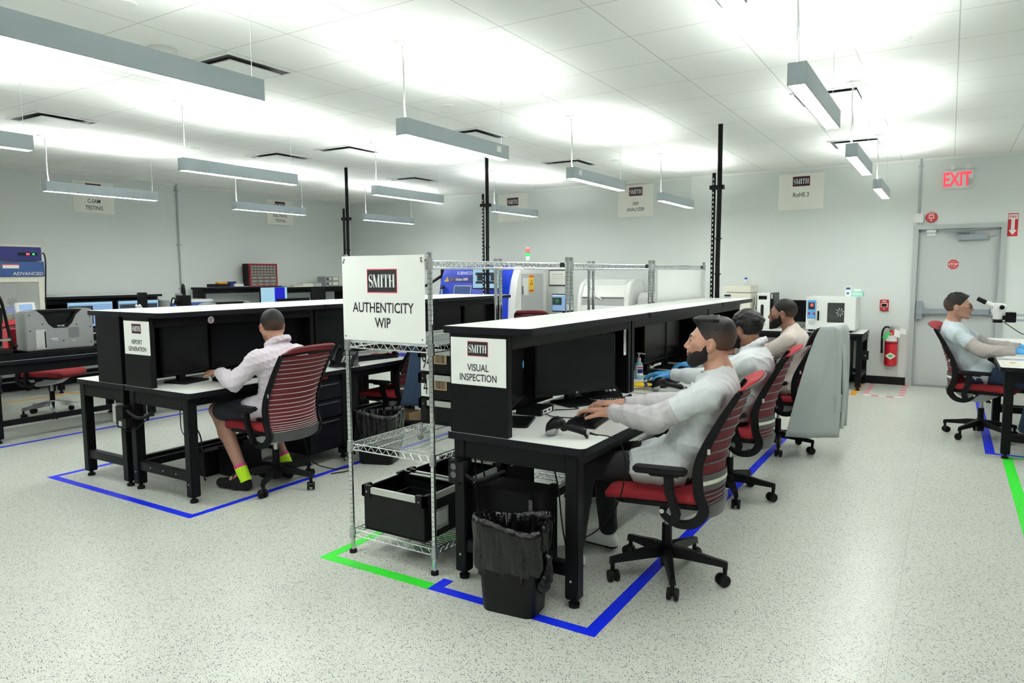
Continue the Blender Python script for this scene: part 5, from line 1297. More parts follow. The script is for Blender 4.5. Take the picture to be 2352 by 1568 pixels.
    def sm(C):
        m = np.full(len(C), -1.0)
        for a, b, c in segs:
            d1 = b-a; t = ((C-a)@d1)/(d1@d1); r1 = np.linalg.norm(C-a-np.clip(t, 0, 1)[:, None]*d1, axis=1)
            d2 = c-b; t2 = ((C-b)@d2)/(d2@d2); r2 = np.linalg.norm(C-b-np.clip(t2, 0, 1)[:, None]*d2, axis=1)
            m = np.maximum(m, np.maximum(np.minimum(np.minimum(t-sleeve_t, 1.4-t), (.088-r1)*6), np.minimum(t2+.3, (.078-r2)*6)))
        return m
    sdf_obj('shirt', S, hs, T, [two_tone(shirt, sleeve) if sleeve else shirt], None, wrinkle=.0085, seed=seed, smooth=2, wfreq=62, attr=sm if sleeve else None)
    # trousers or shorts, shoes, socks
    P = SDF(); P.ell(pel-np.array([0, 0, .015]), np.array([.132, .172, .100]), RT, .04)
    for s in 'LR':
        hip, kn, an = A('hip'+s), A('kn'+s), A('an'+s)
        if short_legs: P.cap(hip, hip*.15+kn*.85, .090, .082, .04)
        else: P.cap(hip, kn, .088, .070, .04).cap(kn, an+(kn-an)*.08, .068, .052, .03)
    sdf_obj('shorts' if short_legs else 'trousers', P, .007, T, [trousers], wrinkle=.005, seed=seed+5, smooth=2)
    for s in 'LR':
        an, to, kn = A('an'+s), A('toe'+s), A('kn'+s); f = unit((to-an)*np.array([1, 1, 0])); Q = SDF()
        hl = np.array([an[0], an[1], 0])-f*.045; z = np.array([0, 0, 1.0])
        Q.cap(hl+z*.042+f*.02, hl+z*.042+f*.25, .037, .033, .01); Q.cap(hl+f*.04+z*.07, hl+f*.06+z*.095, .040, .036, .02); Q.cap(hl+f*.07+z*.085, hl+f*.2+z*.05, .034, .026, .02)
        Q.cap(hl+f*.05+z*.12, hl+f*.05+z*.16, .034, .04, .01, -1)
        Q.cut((0, 0, .004), (0, 0, -1), .004)
        sdf_obj('shoe', Q, .005, T, list(shoes), lambda C: (C[:, 2] < .028).astype(int), smooth=1)
        if socks:
            up = unit(kn-an); k = MB(socks[0]).tube([an-up*.05, an-up*.02, an+up*.012, an+up*.03, an+up*.055], [.041, .042, .042, .043, .044], 16)
            k.mat(socks[1]).tube([an+up*.055, an+up*.075], [.0445, .045], 16); k.build('sock', T)
    if gloves:
        for s in 'LR':
            G = SDF(); wr, el = A('wr'+s), A('el'+s); d, n = A('hd'+s), A('hn'+s); sg = 1 if s == 'L' else -1
            add_hand(G, wr, d, n, A('ht'+s) if 'ht'+s in J else np.cross(d, n)*sg, curl if s == 'L' or curlR is None else curlR, infl=.0022)
            G.cap(wr-unit(d)*.005, wr+unit(el-wr)*.045, .0295, .033, .012)
            sdf_obj('glove', G, .0038, T, ['glove_blue'], wrinkle=.0015, seed=seed, wfreq=60)
    if glasses:
        g = MB(glasses[0])
        for s in (-1, 1):
            ring = [tuple(W(.098, s*.031+.021*math.cos(a), .004+.015*math.sin(a))) for a in np.linspace(0, 2*PI, 17)[:-1]]
            g.mat(glasses[0]).tube(ring, .0017, 6, closed=True)
            if glasses[2]: g.mat('screen_off').add([tuple(W(.098, s*.031+.020*math.cos(a), .004+.014*math.sin(a))) for a in np.linspace(0, 2*PI, 17)[:-1]], [tuple(range(16))])
            g.mat(glasses[1]).tube([tuple(W(.096, s*.053, .008)), tuple(W(.07, s*.074, .010)), tuple(W(-.01, s*.083, .012)), tuple(W(-.035, s*.082, -.006))], .0024, 6)
        g.mat(glasses[0]).tube([tuple(W(.1, -.011, .008)), tuple(W(.104, 0, .010)), tuple(W(.1, .011, .008))], .0018, 6); g.build('glasses', T)
    return T, W, R

Z = lambda *a: a
P1, W1, R1 = person('seated man with full beard and swept black hair typing bare-handed on a keyboard', (-1.10, 3.33), PI+.07, dict(
    pelvis=(.035, 0, .585), belly=(-.075, 0, .72), chest=(-.155, 0, .89), neck=(-.195, 0, 1.045), head=(-.142, 0, 1.188), hrot=(.10, -.06, 0),
    shL=(-.175, .172, .968), shR=(-.165, -.172, .965), elL=(.055, .222, .838), elR=(.06, -.225, .835), wrL=(.305, .135, .838), wrR=(.325, -.105, .838),
    hdL=(.95, -.22, -.05), hnL=(0, 0, -1), hdR=(.95, .22, -.05), hnR=(0, 0, -1),
    hipL=(.03, .09, .575), hipR=(.03, -.09, .575), knL=(.45, .125, .553), knR=(.44, -.14, .553), anL=(.50, .12, .10), anR=(.43, -.20, .10), toeL=(.66, .12, .03), toeR=(.60, -.22, .03), hem=.11),
    'skin_light', 'white_cloth', 'sheer_sleeve', .62, hair='swept', beard=2, h=.0035, hs=.0055, seed=4, curl=(6, 24, 28), socks=('white_plastic', 'white_plastic'))
MB('chrome').tube([(.318+.0*math.cos(a), -.112+.030*math.cos(a), .812+.028*math.sin(a)) for a in np.linspace(0, 2*PI, 17)[:-1]], .0035, 6, closed=True).build('bracelet', P1)
MB('chrome').sph(tuple(W1(-.006, .0845, -.036)), .0032, 8, 6).build('ear_stud', P1)
person('seated man leaning forward with blue gloves, one on a mouse, wavy black hair', (-1.20, 4.79), PI, dict(
    pelvis=(.02, 0, .585), belly=(-.06, 0, .71), chest=(-.115, 0, .865), neck=(-.115, 0, 1.015), head=(-.062, 0, 1.142), hrot=(-.45, .22, 0),
    shL=(-.10, .175, .94), shR=(-.10, -.175, .94), elL=(.13, .25, .84), elR=(.16, -.29, .84), wrL=(.355, .265, .847), wrR=(.375, -.33, .842),
    hdL=(1, .0, -.05), hnL=(0, 0, -1), hdR=(1, -.1, -.03), hnR=(0, 0, -1),
    hipL=(.03, .09, .57), hipR=(.03, -.09, .57), knL=(.45, .14, .553), knR=(.44, -.14, .553), anL=(.40, .15, .10), anR=(.43, -.18, .10), toeL=(.57, .16, .03), toeR=(.60, -.18, .03), hem=.09),
    'skin_brown', 'white_cloth', None, gloves=True, hair='wavy', beard=1, collar=True, seed=11, shoes=('black_rubber', 'black_rubber'))
P3, W3, R3 = person('smiling bearded man with cropped hair in a sheer white shirt beside a hanging coat', (-1.085, 6.275), PI-.10, dict(
    pelvis=(-.03, 0, .585), belly=(-.03, 0, .71), chest=(-.005, 0, .875), neck=(.035, 0, 1.035), head=(.108, 0, 1.172), hrot=(.12, .08, 0),
    shL=(.01, .19, .955), shR=(.01, -.19, .955), elL=(.20, .27, .835), elR=(.22, -.25, .835), wrL=(.43, .18, .84), wrR=(.44, -.16, .84),
    hdL=(1, -.1, -.12), hnL=(0, 0, -1), hdR=(1, .1, -.1), hnR=(0, 0, -1),
    hipL=(.0, .09, .57), hipR=(.0, -.09, .57), knL=(.42, .14, .553), knR=(.42, -.14, .553), anL=(.36, .15, .10), anR=(.40, -.18, .10), toeL=(.53, .16, .03), toeR=(.57, -.18, .03), hem=.09),
    'skin_brown', 'beige_cloth', None, hair='crop', hairm='hair_brown', beard=2, seed=21, h=.005, hs=.007, shoes=('black_rubber', 'black_rubber'))
P4, W4, R4 = person('man with his back to us in shorts, neon socks and a pale pink-tinted shirt', (-4.03, 3.34), PI, dict(
    pelvis=(.02, 0, .585), belly=(-.035, 0, .71), chest=(-.045, 0, .865), neck=(-.025, 0, 1.02), head=(.035, -.005, 1.158), hrot=(-.42, .16, 0),
    shL=(-.03, .178, .945), shR=(-.03, -.178, .945), elL=(.09, .285, .795), elR=(.15, -.24, .825), wrL=(.34, .215, .838), wrR=(.38, -.10, .838),
    hdL=(.95, -.2, -.06), hnL=(0, 0, -1), hdR=(1, .1, -.05), hnR=(0, 0, -1),
    hipL=(.03, .09, .57), hipR=(.03, -.09, .57), knL=(.40, .20, .560), knR=(.40, -.16, .560), anL=(.16, .185, .115), anR=(.14, -.18, .12), toeL=(.33, .22, .03), toeR=(.30, -.20, .03), hem=.09),
    'skin_tan', 'pink_cloth', None, short_legs=True, hair='crop', collar=True, glasses=('black_plastic', 'red_tape', False), seed=31, shoes=('black_rubber', 'black_rubber'), socks=('neon', 'pink_sock'), trousers='shorts_navy') if mat('neon', (.55, .9, .02), .8) and mat('pink_sock', (.7, .05, .3), .8) and mat('shorts_navy', (.02, .024, .035), .9) else None
nk4 = np.array((-.025, 0, 1.02)); MB('red_fabric').tube([tuple(nk4+np.array([math.cos(a)*.062, math.sin(a)*.060, .042-.026*math.cos(a)])) for a in np.linspace(.3, 2.2, 10)], .013, 8).build('red_collar', P4)
person('man with spiky black hair, glasses and goatee sitting before the grey door', (.30, 7.70), -.10, dict(
    pelvis=(-.02, 0, .59), belly=(-.125, 0, .71), chest=(-.215, 0, .875), neck=(-.265, 0, 1.035), head=(-.215, 0, 1.19), hrot=(0, -.02, 0),
    shL=(-.225, .172, .955), shR=(-.225, -.172, .955), elL=(.02, .24, .82), elR=(.0, -.235, .815), wrL=(.265, .17, .828), wrR=(.245, -.19, .826),
    hdL=(1, -.1, -.06), hnL=(0, 0, -1), hdR=(1, .1, -.05), hnR=(0, .0, -1),
    hipL=(.0, .09, .575), hipR=(.0, -.09, .575), knL=(.42, .14, .556), knR=(.42, -.14, .556), anL=(.36, .13, .10), anR=(.33, -.10, .10), toeL=(.53, .13, .03), toeR=(.50, -.10, .03), hem=.02),
    'skin_tan', 'pale_cloth', 'grey_sleeve', .55, trousers='denim', gloves=True, hair='spiky', beard=0, glasses=('black_plastic', 'kraft', True), seed=41, h=.005, hs=.007, shoes=('black_rubber', 'white_plastic'))
# ------------------------------------------------------------------ garments hung over chair backs
def draped(name, label, cat, loc, rz, m_, path, y0, y1, flare0, flare1, folds=9, amp=.03, seed=0, wrap=0.0, extra=None, thick=.006, fold0=.66):
    T = thing(name, label, cat, loc, rz)
    p = spline(path, 6); n = len(p); nu = 72; rng = random.Random(seed); ph = [rng.uniform(0, 6.28) for _ in range(5)]
    g = MB(m_); layers = []
    for off in (0, thick):
        vs = []
        for i, (x, z) in enumerate(p):
            v = i/(n-1); k = max(0, (v-fold0)/(1-fold0))
            for j in range(nu+1):
                u = j/nu
                kk = max(0, (v-.46)/.54)**.6; ya = y0-flare0*kk; yb = y1+flare1*kk; y = ya+(yb-ya)*u
                f_ = amp*k**.7*(math.sin(folds*2*PI*u*.5+ph[0]+.6*math.sin(3*v+ph[1]))+.5*math.sin(folds*1.7*PI*u+ph[2]+v))
                vs.append((x-f_-off-.0+wrap*max(0, (y-.240)/.13), y, z-.02*k*math.sin(5*u+ph[3])-.05*k*abs(u-.5)))
        layers.append(vs)
    a, b = layers
    fa = [(i*(nu+1)+j, i*(nu+1)+j+1, (i+1)*(nu+1)+j+1, (i+1)*(nu+1)+j) for i in range(n-1) for j in range(nu)]
    o = len(a); rim = [r for r in range(nu+1)]+[i*(nu+1)+nu for i in range(1, n)]+[(n-1)*(nu+1)+j for j in range(nu-1, -1, -1)]+[i*(nu+1) for i in range(n-2, 0, -1)]
    g.add(a+b, fa+[tuple(q+o for q in f) for f in fa]+[(rim[i], rim[(i+1) % len(rim)], o+rim[(i+1) % len(rim)], o+rim[i]) for i in range(len(rim))])
    g.build('cloth', T, ang=180)
    if extra: extra(T)
    return T
def coat_extra(T):
    s = MB('grey_coat'); pts = spline([(-.455, .03, .99), (-.495, .04, .9), (-.515, .05, .7), (-.52, .06, .45), (-.51, .07, .26)], 6)
    s.loft([[(x+.020*math.sin(a)*(1+.2*math.sin(3*a+i)), y+.052*math.cos(a)*(1-.15*i/len(pts)), z) for a in np.linspace(0, 2*PI, 17)[:-1]] for i, (x, y, z) in enumerate(pts)])
    s.build('sleeve', T, ang=180)
    q = MB('grey_coat'); q.T = Matrix.Translation((-.475, .165, .40)) @ Matrix.Rotation(-.25, 4, 'Z'); q.box(-.030, -.012, -.05, .06, 0, .14).box(-.033, -.012, -.055, .065, .125, .145); q.build('pocket', T, bevel=.004)
    MB('grey_coat').tube([(-.36, y, 1.048+.006*math.sin(9*y)) for y in np.linspace(-.16, .16, 12)], .014, 8).build('coat_collar', T)
CP = [(-.245, .92), (-.275, 1.0), (-.325, 1.066), (-.40, 1.092), (-.474, 1.068), (-.486, .85), (-.48, .55), (-.47, .24)]
draped('lab_coat', 'grey lab coat draped over the red chair back behind the bearded man', 'coat', (-1.20, 6.29, 0), PI-.05, 'grey_coat', CP, -.225, .240, .0, .14, 11, .03, 3, .26, coat_extra, fold0=.52)
draped('denim_jacket', 'dark blue garment hanging over the chair behind the wire rack', 'jacket', (-4.37, 5.00, 0), PI+.1, 'denim', [(-.235, .93), (-.275, 1.02), (-.325, 1.082), (-.40, 1.112), (-.502, 1.085), (-.535, .85), (-.545, .62), (-.54, .42)], .05, .25, .0, .12, 7, .024, 5, .26, fold0=.56).scale = (1, 1, .9)
draped('work_coat', 'pale grey coat hanging low behind the dark blue garment', 'coat', (-4.37, 5.00, 0), PI+.1, 'grey_coat', [(-.245, .93), (-.285, 1.0), (-.33, 1.064), (-.40, 1.09), (-.474, 1.06), (-.486, .8), (-.486, .45), (-.48, .2)], -.225, .235, .02, .0, 6, .006, 8, 0, fold0=.6).scale = (1, 1, .9)

# ------------------------------------------------------------------ third row: digital microscopes
def controller(label, loc):
    T = thing('microscope_controller', label, 'controller', loc, 0, 'silver microscope controllers')
    mat('silver', (.38, .39, .40), .38, .55)
    b = MB('silver')
    prof = [(-.31, 0), (.31, 0), (.31, .36), (.29, .385), (.20, .385), (.14, .33), (.10, .25), (.06, .215), (-.06, .215), (-.10, .25), (-.14, .33), (-.20, .385), (-.29, .37), (-.31, .34)]
    b.prism(prof, 'x', -.24, 0); b.build('body', T, bevel=.008)
    u_ = [(.205, .383), (.145, .33), (.105, .25), (.062, .21), (-.062, .21), (-.105, .25), (-.145, .33), (-.205, .383), (-.165, .383), (-.118, .33), (-.082, .27), (-.05, .245), (.05, .245), (.082, .27), (.118, .33), (.165, .383)]
    h = MB('black_plastic'); h.prism(u_, 'x', -.23, .012); h.box(-.225, -.03, -.125, .125, .24, .36); h.box(-.2, .004, -.165, .165, .362, .384)
    h.build('handle_panel', T, bevel=.003)
    t = MB('white_plastic'); t.T = face_frame((.0135, 0, .227), (0, 1, 0), (0, 0, 1)); put_text(t, 'VHX', 0, 0, .018, 1.3, .01); t.build('lettering', T, smooth=False)
    v = MB('dark_groove')
    for k in range(12): v.box(0, .0015, .07, .17, .105+k*.0085, .109+k*.0085)
    v.build('vent', T, smooth=False)
    p = MB('light_grey').box(0, .003, -.225, -.135, .01, .20); p.mat('black_plastic').box(.0, .004, -.15, -.135, .02, .18); p.build('side_recess', T, bevel=.002)
    q = MB('sign_white').box(0, .001, -.09, -.03, .10, .108).box(0, .001, -.07, -.03, .085, .09).box(0, .001, .1, .13, .07, .075)
    q.mat('black_plastic')
    for y, z in ((-.27, .34), (-.27, .19), (-.16, .25), (.28, .30), (.28, .05), (-.08, .23), (.15, .23), (.02, .08), (.28, .20)): q.cyl((0, y, z), (.003, y, z), .006, n=8)
    q.build('labels_and_bolts', T, smooth=False)
    return T
T = thing('equipment_tray', 'long black tray under the silver controller', 'tray', (-7.68, 2.95, .7508))
MB('black_plastic').box(0, .40, 0, 1.35, .0, .015).box(.37, .40, 0, 1.35, .015, .06).box(0, .03, 0, 1.35, .015, .06).build('tray_body', T, bevel=.004)
C1 = controller('large silver microscope controller with black U handle in front of the blue screens', (-7.36, 3.53, .815))
C1.scale = (.8, 1, 1)
T = dup(C1, (-7.45, 5.52, .815), 0, 'silver microscope controller whose top just shows over the left riser')
T2 = thing('equipment_tray', 'black tray under the second silver controller', 'tray', (-7.70, 5.0, .7508)); MB('black_plastic').box(0, .40, 0, .95, 0, .064).build('tray_body', T2, bevel=.004)
def scope_stand(label, loc, rz, h=.5, cab=True):
    T = thing('digital_microscope', label, 'microscope', loc, rz, 'black digital microscopes')
    MB('black_plastic').prism(rrect(-.13, .13, -.11, .11, .03), 'z', 0, .035).build('foot_plate', T, bevel=.004)
    MB('grey_plastic').box(-.12, -.06, -.035, .035, .035, h).build('column', T, bevel=.006)
    MB('black_plastic').box(-.07, .07, -.05, .05, h-.16, h-.02).cyl((.03, 0, h-.32), (.03, 0, h-.06), .038, .045, 18).cyl((.03, 0, h-.37), (.03, 0, h-.32), .026, .03, 18).cyl((-.02, -.06, h-.10), (-.02, -.09, h-.10), .03, n=14).build('camera_head', T, bevel=.003)
    MB('steel').box(-.06, .12, -.10, .10, .12, .135).build('stage', T, bevel=.002)
    if cab: MB('black_rubber').tube(spline([(.03, 0, h-.05), (.02, 0, h+.06), (-.03, .02, h+.10), (-.09, .05, h+.02), (-.12, .08, h-.2), (-.11, .11, h-.4), (-.02, .14, .06)], 6), .014, 8).tube(spline([(-.02, -.05, h-.1), (-.05, -.10, h-.05), (-.09, -.11, h-.2), (-.06, -.13, .03)], 6), .008, 7).build('cable', T)
    return T
scope_stand('black digital microscope with arched cable over the left riser', (-7.5, 4.94, .814), 0, .50)
scope_stand('dark microscope with hanging cables at the left picture edge', (-7.44, 3.02, .815), -.4, .44)
T = thing('red_power_unit', 'red ribbed unit behind the big silver controller', 'power unit', (-7.86, 3.22, .7508))
b = MB('red_paint').box(0, .14, 0, .22, 0, .26); b.mat('sign_red')
for k in range(9): b.box(.14, .146, .01, .21, .03+k*.024, .042+k*.024)
b.build('case', T, bevel=.004)
T = thing('touch_screen', 'white tilted touch screen with blue display behind the red unit', 'screen', (-8.0, 3.48, .7508))
b = MB('white_plastic'); b.T = Matrix.Translation((0, .05, .36)) @ Matrix.Rotation(-.25, 4, 'Y'); b.box(-.03, 0, -.09, .09, 0, .15); b.build('bezel', T, bevel=.005)
b = MB('screen_blue'); b.T = Matrix.Translation((0, .05, .36)) @ Matrix.Rotation(-.25, 4, 'Y'); b.box(0, .002, -.06, .06, .025, .13); b.build('display', T, smooth=False)
MB('grey_plastic').cyl((-.05, .05, 0), (-.03, .05, .40), .015, n=10).cyl((-.05, .05, 0), (-.05, .05, .015), .08, n=20).build('stand', T)
T = thing('stereo_microscope', 'small white stereo microscope on a dark post over the left riser', 'microscope', (-7.42, 4.40, .7508))
MB('black_plastic').box(-.1, .1, -.1, .1, 0, .03).box(-.02, .03, -.045, .045, .03, .59).build('post', T, bevel=.004)
MB('white_plastic').box(.03, .09, -.09, -.02, .36, .42).cyl((.05, -.07, .41), (.09, -.12, .46), .014, n=10).cyl((.05, -.035, .41), (.09, -.085, .46), .014, n=10).build('head', T, bevel=.004)
monitor('black monitor seen from behind with a ring badge, over the left riser', (-7.62, 6.64, .7508), PI, .56, .36, .095)
MB('light_grey').tube([(-7.5+.0, 6.64+.02*math.cos(a), 1.165+.02*math.sin(a)) for a in np.linspace(0, 2*PI, 15)[:-1]], .002, 5, closed=True).build('badge', None) if False else None

# ------------------------------------------------------------------ left wall benches
T = thing('fume_hood', 'white and blue fume hood at the left picture edge', 'fume hood', (-10.45, 3.2, .7508))
D_, W_, H0 = .62, 1.35, 1.165
f = MB('ivory').box(0, D_, 0, .06, 0, H0).box(0, D_, W_-.06, W_, 0, H0).box(0, .02, .06, W_-.06, 0, H0).box(0, D_, .06, W_-.06, H0-.03, H0).box(0, D_, .06, W_-.06, 0, .025).box(D_-.05, D_, .06, W_-.06, .70, .77)
f.build('cabinet', T, bevel=.004)
MB('navy').box(D_-.02, D_+.015, .01, W_-.01, .965, 1.135).build('control_panel', T, bevel=.004)
MB('hood_blue').box(D_-.02, D_+.025, .01, W_+.01, .77, .955).build('front_panel', T, bevel=.004)
t = MB('light_grey'); t.T = face_frame((D_+.0255, W_-.18, .805), (0, 1, 0), (0, 0, 1)); put_text(t, 'ADVANCED', 0, 0, .038, 1.15, .03); t.build('lettering', T, smooth=False)
s = MB('black_plastic').box(D_+.015, D_+.02, W_-.28, W_-.06, 1.03, 1.065); s.mat('led_red').box(D_+.02, D_+.022, W_-.19, W_-.15, 1.035, 1.06); s.mat('led_green').box(D_+.02, D_+.022, W_-.12, W_-.09, 1.035, 1.06); s.build('switches', T, bevel=.001)
s = MB('dark_groove').box(D_+.025, D_+.027, W_-.62, W_-.47, .875, .915); s.mat('sign_white').box(D_+.025, D_+.027, W_-.46, W_-.28, .87, .925); s.mat('sign_red').box(D_+.027, D_+.028, W_-.46, W_-.28, .91, .925); s.build('window_label', T, smooth=False)
mat('hood_glass', (.85, .9, .9), .05, alpha=.22, spec=.6)
MB('hood_glass').box(D_-.02, D_-.014, .06, W_-.06, .30, .70).build('sash', T, smooth=False)
MB('alum').box(.02, .08, .3, .34, .025, .70).box(.02, .05, .8, .84, .025, .70).build('inner_rails', T, smooth=False)
MB('black_rubber').tube(spline([(D_-.05, W_, 1.06), (D_-.05, W_+.05, 1.05), (D_-.05, W_+.06, .9), (D_-.06, W_+.04, .5), (D_-.06, W_+.03, .1)], 5), .008, 7).build('power_cord', T)
T = thing('hood_camera', 'black camera with a bright lamp inside the fume hood', 'camera', (-10.1, 4.30, .776))
MB('steel').cyl((0, 0, 0), (0, 0, .46), .012, n=10).cyl((0, 0, 0), (0, 0, .015), .07, n=18).build('stand', T)
MB('black_plastic').cyl((.02, -.03, .43), (.10, -.03, .43), .045, n=16).build('camera_body', T)
MB('machine_blue').box(0, .08, -.09, .02, .28, .37).mat('screen_cyan').box(.03, .08, .04, .10, .36, .41).build('lamp_unit', T, bevel=.004)
def plots(k):
    def fn(T, tm, w_, h_):
        g = MB('screen_dark'); g.T = tm
        if k == 0: g.box(.0018, .0024, -w_/2+.02, .03, .05, h_-.06)
        else: g.box(.0018, .0024, -w_/2+.03, w_/2-.03, .05, h_-.06)
        g.mat('screen_cyan').box(.0024, .003, -w_/2+.03, w_*.02, h_-.12, h_-.117).box(.0018, .003, -w_/2+.02, w_/2-.02, h_-.04, h_-.02); g.build('windows', T, smooth=False)
    return fn
monitor('blue-lit monitor with a dark plot under the riser, left one', (-10.04, 5.22, .7508), 0, .62, .36, .065, screen='screen_blue', content=plots(0))
monitor('blue-lit monitor with a dark waveform under the riser, right one', (-10.04, 5.90, .7508), 0, .62, .36, .065, screen='screen_blue', content=plots(1))
T = thing('blue_front_machine', 'long low white machine with a blue front over the left riser', 'machine', (-10.4, 6.31, .7508))
MB('white_plastic').box(0, .50, 0, .73, 0, .40).build('case', T, bevel=.015)
MB('hood_blue').box(.50, .52, .0, .73, .02, .36).mat('machine_blue').box(.52, .524, .02, .3, .05, .33).mat('light_grey').box(.524, .526, .45, .62, .2, .3).build('front_panel', T, bevel=.003)
T = thing('drawer_cabinet', 'red and black cabinet of small clear drawers on the wall shelf', 'drawer cabinet', (-10.49, 8.05, 1.33))
MB('black_plastic').box(0, .17, 0, .585, 0, .39).build('case', T, bevel=.005)
fr_ = MB('red_fabric'); fr_.box(.17, .20, 0, .585, .37, .39).box(.17, .20, 0, .585, 0, .02).box(.17, .20, 0, .02, .02, .37).box(.17, .20, .565, .585, .02, .37)
rows = [(8, .043)]*4+[(4, .055)]*3; z = .368
for nn, hh in rows: fr_.box(.17, .195, .02, .565, z-.004, z); z -= hh+.0045
fr_.build('red_frame', T, smooth=False)
mat('clear_drawer', (.22, .19, .20), .25); z = .362
d8 = d4 = None
for nn, hh in rows:
    w1 = .545/nn
    for j in range(nn):
        pr_ = d8 if nn == 8 else d4
        if pr_ is None:
            pr_ = MB('clear_drawer').box(0, .022, .003, w1-.003, -hh+.004, -.002).build('drawer', T, bevel=.002)
            MB('led_green').box(.022, .0235, w1*.42, w1*.58, -hh*.6, -hh*.42).build('green_dot', pr_, smooth=False)
            if nn == 8: d8 = pr_
            else: d4 = pr_
            pr_.location = (.172, .02+j*w1, z)
        else:
            o = copy_tree(pr_, T); o.location = (.172, .02+j*w1, z)
    z -= hh+.0045
T = thing('multimeter', 'yellow-orange meter lying on a dark case on the wall shelf', 'meter', (-10.25, 7.36, 1.33))
MB('black_plastic').box(-.1, .06, -.12, .2, 0, .05).build('carry_case', T, bevel=.004)
mat('amber', (.75, .36, .02), .5); MB('amber').box(-.05, .04, 0, .18, .05, .085).build('meter_body', T, bevel=.008)
T = thing('white_tester', 'small white and dark box on the wall shelf beside the yellow meter', 'tester', (-10.24, 7.60, 1.33))
MB('navy').box(-.1, .04, -.02, .10, 0, .085).mat('white_plastic').box(-.1, .07, .04, .22, 0, .055).box(-.06, .0, .1, .16, .055, .09).build('body', T, bevel=.004)
monitor('monitor showing cyan and deep blue halves in front of the wall shelf', (-9.92, 8.24, .7508), 0, .58, .335, .235, screen='screen_cyan', content=lambda T, tm, w_, h_: (lambda g: (setattr(g, 'T', tm), g.box(.0018, .0024, .01, w_/2-.06, .02, h_-.015), g.build('window', T, smooth=False)))(MB('screen_deep')))
monitor('black monitor under the far wall shelf near the big sign', (-9.95, 9.28, .7508), 0, .36, .30, .22)
for y0, y1, z1, m_, lab in ((8.92, 9.12, .03, 'ivory', 'flat cream carton on the far wall shelf'), (9.14, 9.40, .06, 'ivory', 'taller cream carton on the far wall shelf'), (9.44, 9.60, .07, 'light_grey', 'small grey gauge box on the far wall shelf')):
    T = thing('carton', lab, 'carton', (-10.3, y0, 1.30)); MB(m_).box(-.08, .1, 0, y1-y0, 0, z1).build('body', T, bevel=.003); MB('dark_groove').box(-.02, .02, .02, y1-y0-.02, z1, z1+.004).build('tape_strip', T, smooth=False)
for k, lab in ((0, 'lower grey bench meter on the far wall shelf'), (1, 'upper grey bench meter stacked on the other')):
    T = thing('bench_meter', lab, 'bench meter', (-10.38, 9.66, 1.30+k*.095)); MB('grey_plastic').box(0, .22, 0, .36, 0, .092).build('case', T, bevel=.004)
    MB('ivory').box(.22, .223, .10, .15, .03, .07).box(.22, .223, .2, .33, .02, .08).mat('black_plastic').cyl((.22, .05, .045), (.24, .05, .045), .014, n=12).build('front_panel', T, smooth=False)

# ------------------------------------------------------------------ back wall machines
T = thing('x_ray_machine', 'large blue and white x-ray inspection machine by the back wall', 'x-ray machine', (-7.15, 9.25, 0))
sd = [(0.05, 0), (1.05, 0), (1.05, 1.64), (.22, 1.64), (.10, 1.42), (.02, 1.1), (.0, .8)]
b = MB('white_plastic'); b.prism([(y+.03, z) for y, z in sd], 'x', 1.30, 1.45); b.box(.1, 1.32, .3, 1.05, 0, 1.635); b.build('white_side', T, bevel=.01)
b = MB('machine_blue'); b.prism([(y, z) for y, z in [(.05, 0), (.32, 0), (.32, 1.65), (.20, 1.65), (.08, 1.40), (.0, 1.05), (-.01, .8)]], 'x', .0, 1.34)
b.build('blue_front', T, bevel=.012)
fm = lambda u, v: face_frame((u, .05+(1.0-min(v, 1.62))*0, v), (1, 0, 0), (0, 0, 1))
def onface(z): return np.interp(z, [.8, 1.05, 1.40, 1.65], [-.01, 0, .08, .20])
def fframe(x, z):
    dz = .02; s_ = (onface(z+dz)-onface(z-dz))/(2*dz); return face_frame((x, onface(z)-.004, z), (1, 0, 0), (0, s_, 1))
t = MB('white_plastic'); t.T = fframe(.48, 1.535); put_text(t, 'SCIENSCOPE', 0, 0, .052, .85, .01); t.build('lettering', T, smooth=False)
t = MB('navy'); t.T = fframe(.66, 1.435); t.box(-.52, .52, -.045, .045, -.002, .002); t.mat('white_plastic'); put_text(t, '-Scope 3000', -.235, 0, .042, .8, .02, .003); t.mat('sign_red'); put_text(t, 'X', -.435, 0, .042, .8, .02, .003); t.mat('ink').box(.10, .38, -.03, .03, .002, .003); t.mat('sign_white'); put_text(t, 'Microfocus', .24, 0, .028, .8, .0, .004); t.build('name_strip', T, smooth=False)
t = MB('screen_blue'); t.T = fframe(.47, 1.22); t.mat('light_grey').box(-.17, .17, -.12, .12, 0, .004); t.mat('hood_glass2' if 'hood_glass2' in MATS else 'hood_blue').box(-.155, .155, -.105, .105, .004, .006); t.build('window', T, smooth=False)
for x, z in ((.13, 1.43), (.25, 1.16)):
    t = MB('yellow'); t.T = fframe(x, z); t.add([(-.045, -.035, .003), (.045, -.035, .003), (0, .045, .003)], [(0, 1, 2)]); t.mat('ink').add([(-.014, -.024, .0035), (.014, -.024, .0035), (0, .022, .0035)], [(0, 1, 2)]); t.build('warning_triangle', T, smooth=False)
t = MB('steel').tube([(.10, -.035, 1.0), (.10, -.02, 1.28)], .018, 10).mat('black_plastic').cyl((.10, -.018, 1.28), (.10, .03, 1.32), .028, n=12); t.build('door_handle', T)
t = MB('white_plastic').prism([(0, .8), (.02, .8), (.03, 1.05), (.1, 1.3), (.08, 1.3), (.0, 1.05)], 'x', .74, .98) if False else MB('light_grey').box(1.4505, 1.455, .25, .95, .62, 1.52); t.build('side_door', T, bevel=.003)
t = MB('white_plastic').box(1.455, 1.475, .30, .44, 1.18, 1.45).mat('black_plastic').box(1.455, 1.47, .26, .29, 1.2, 1.33); t.build('notice_holder', T, bevel=.003)
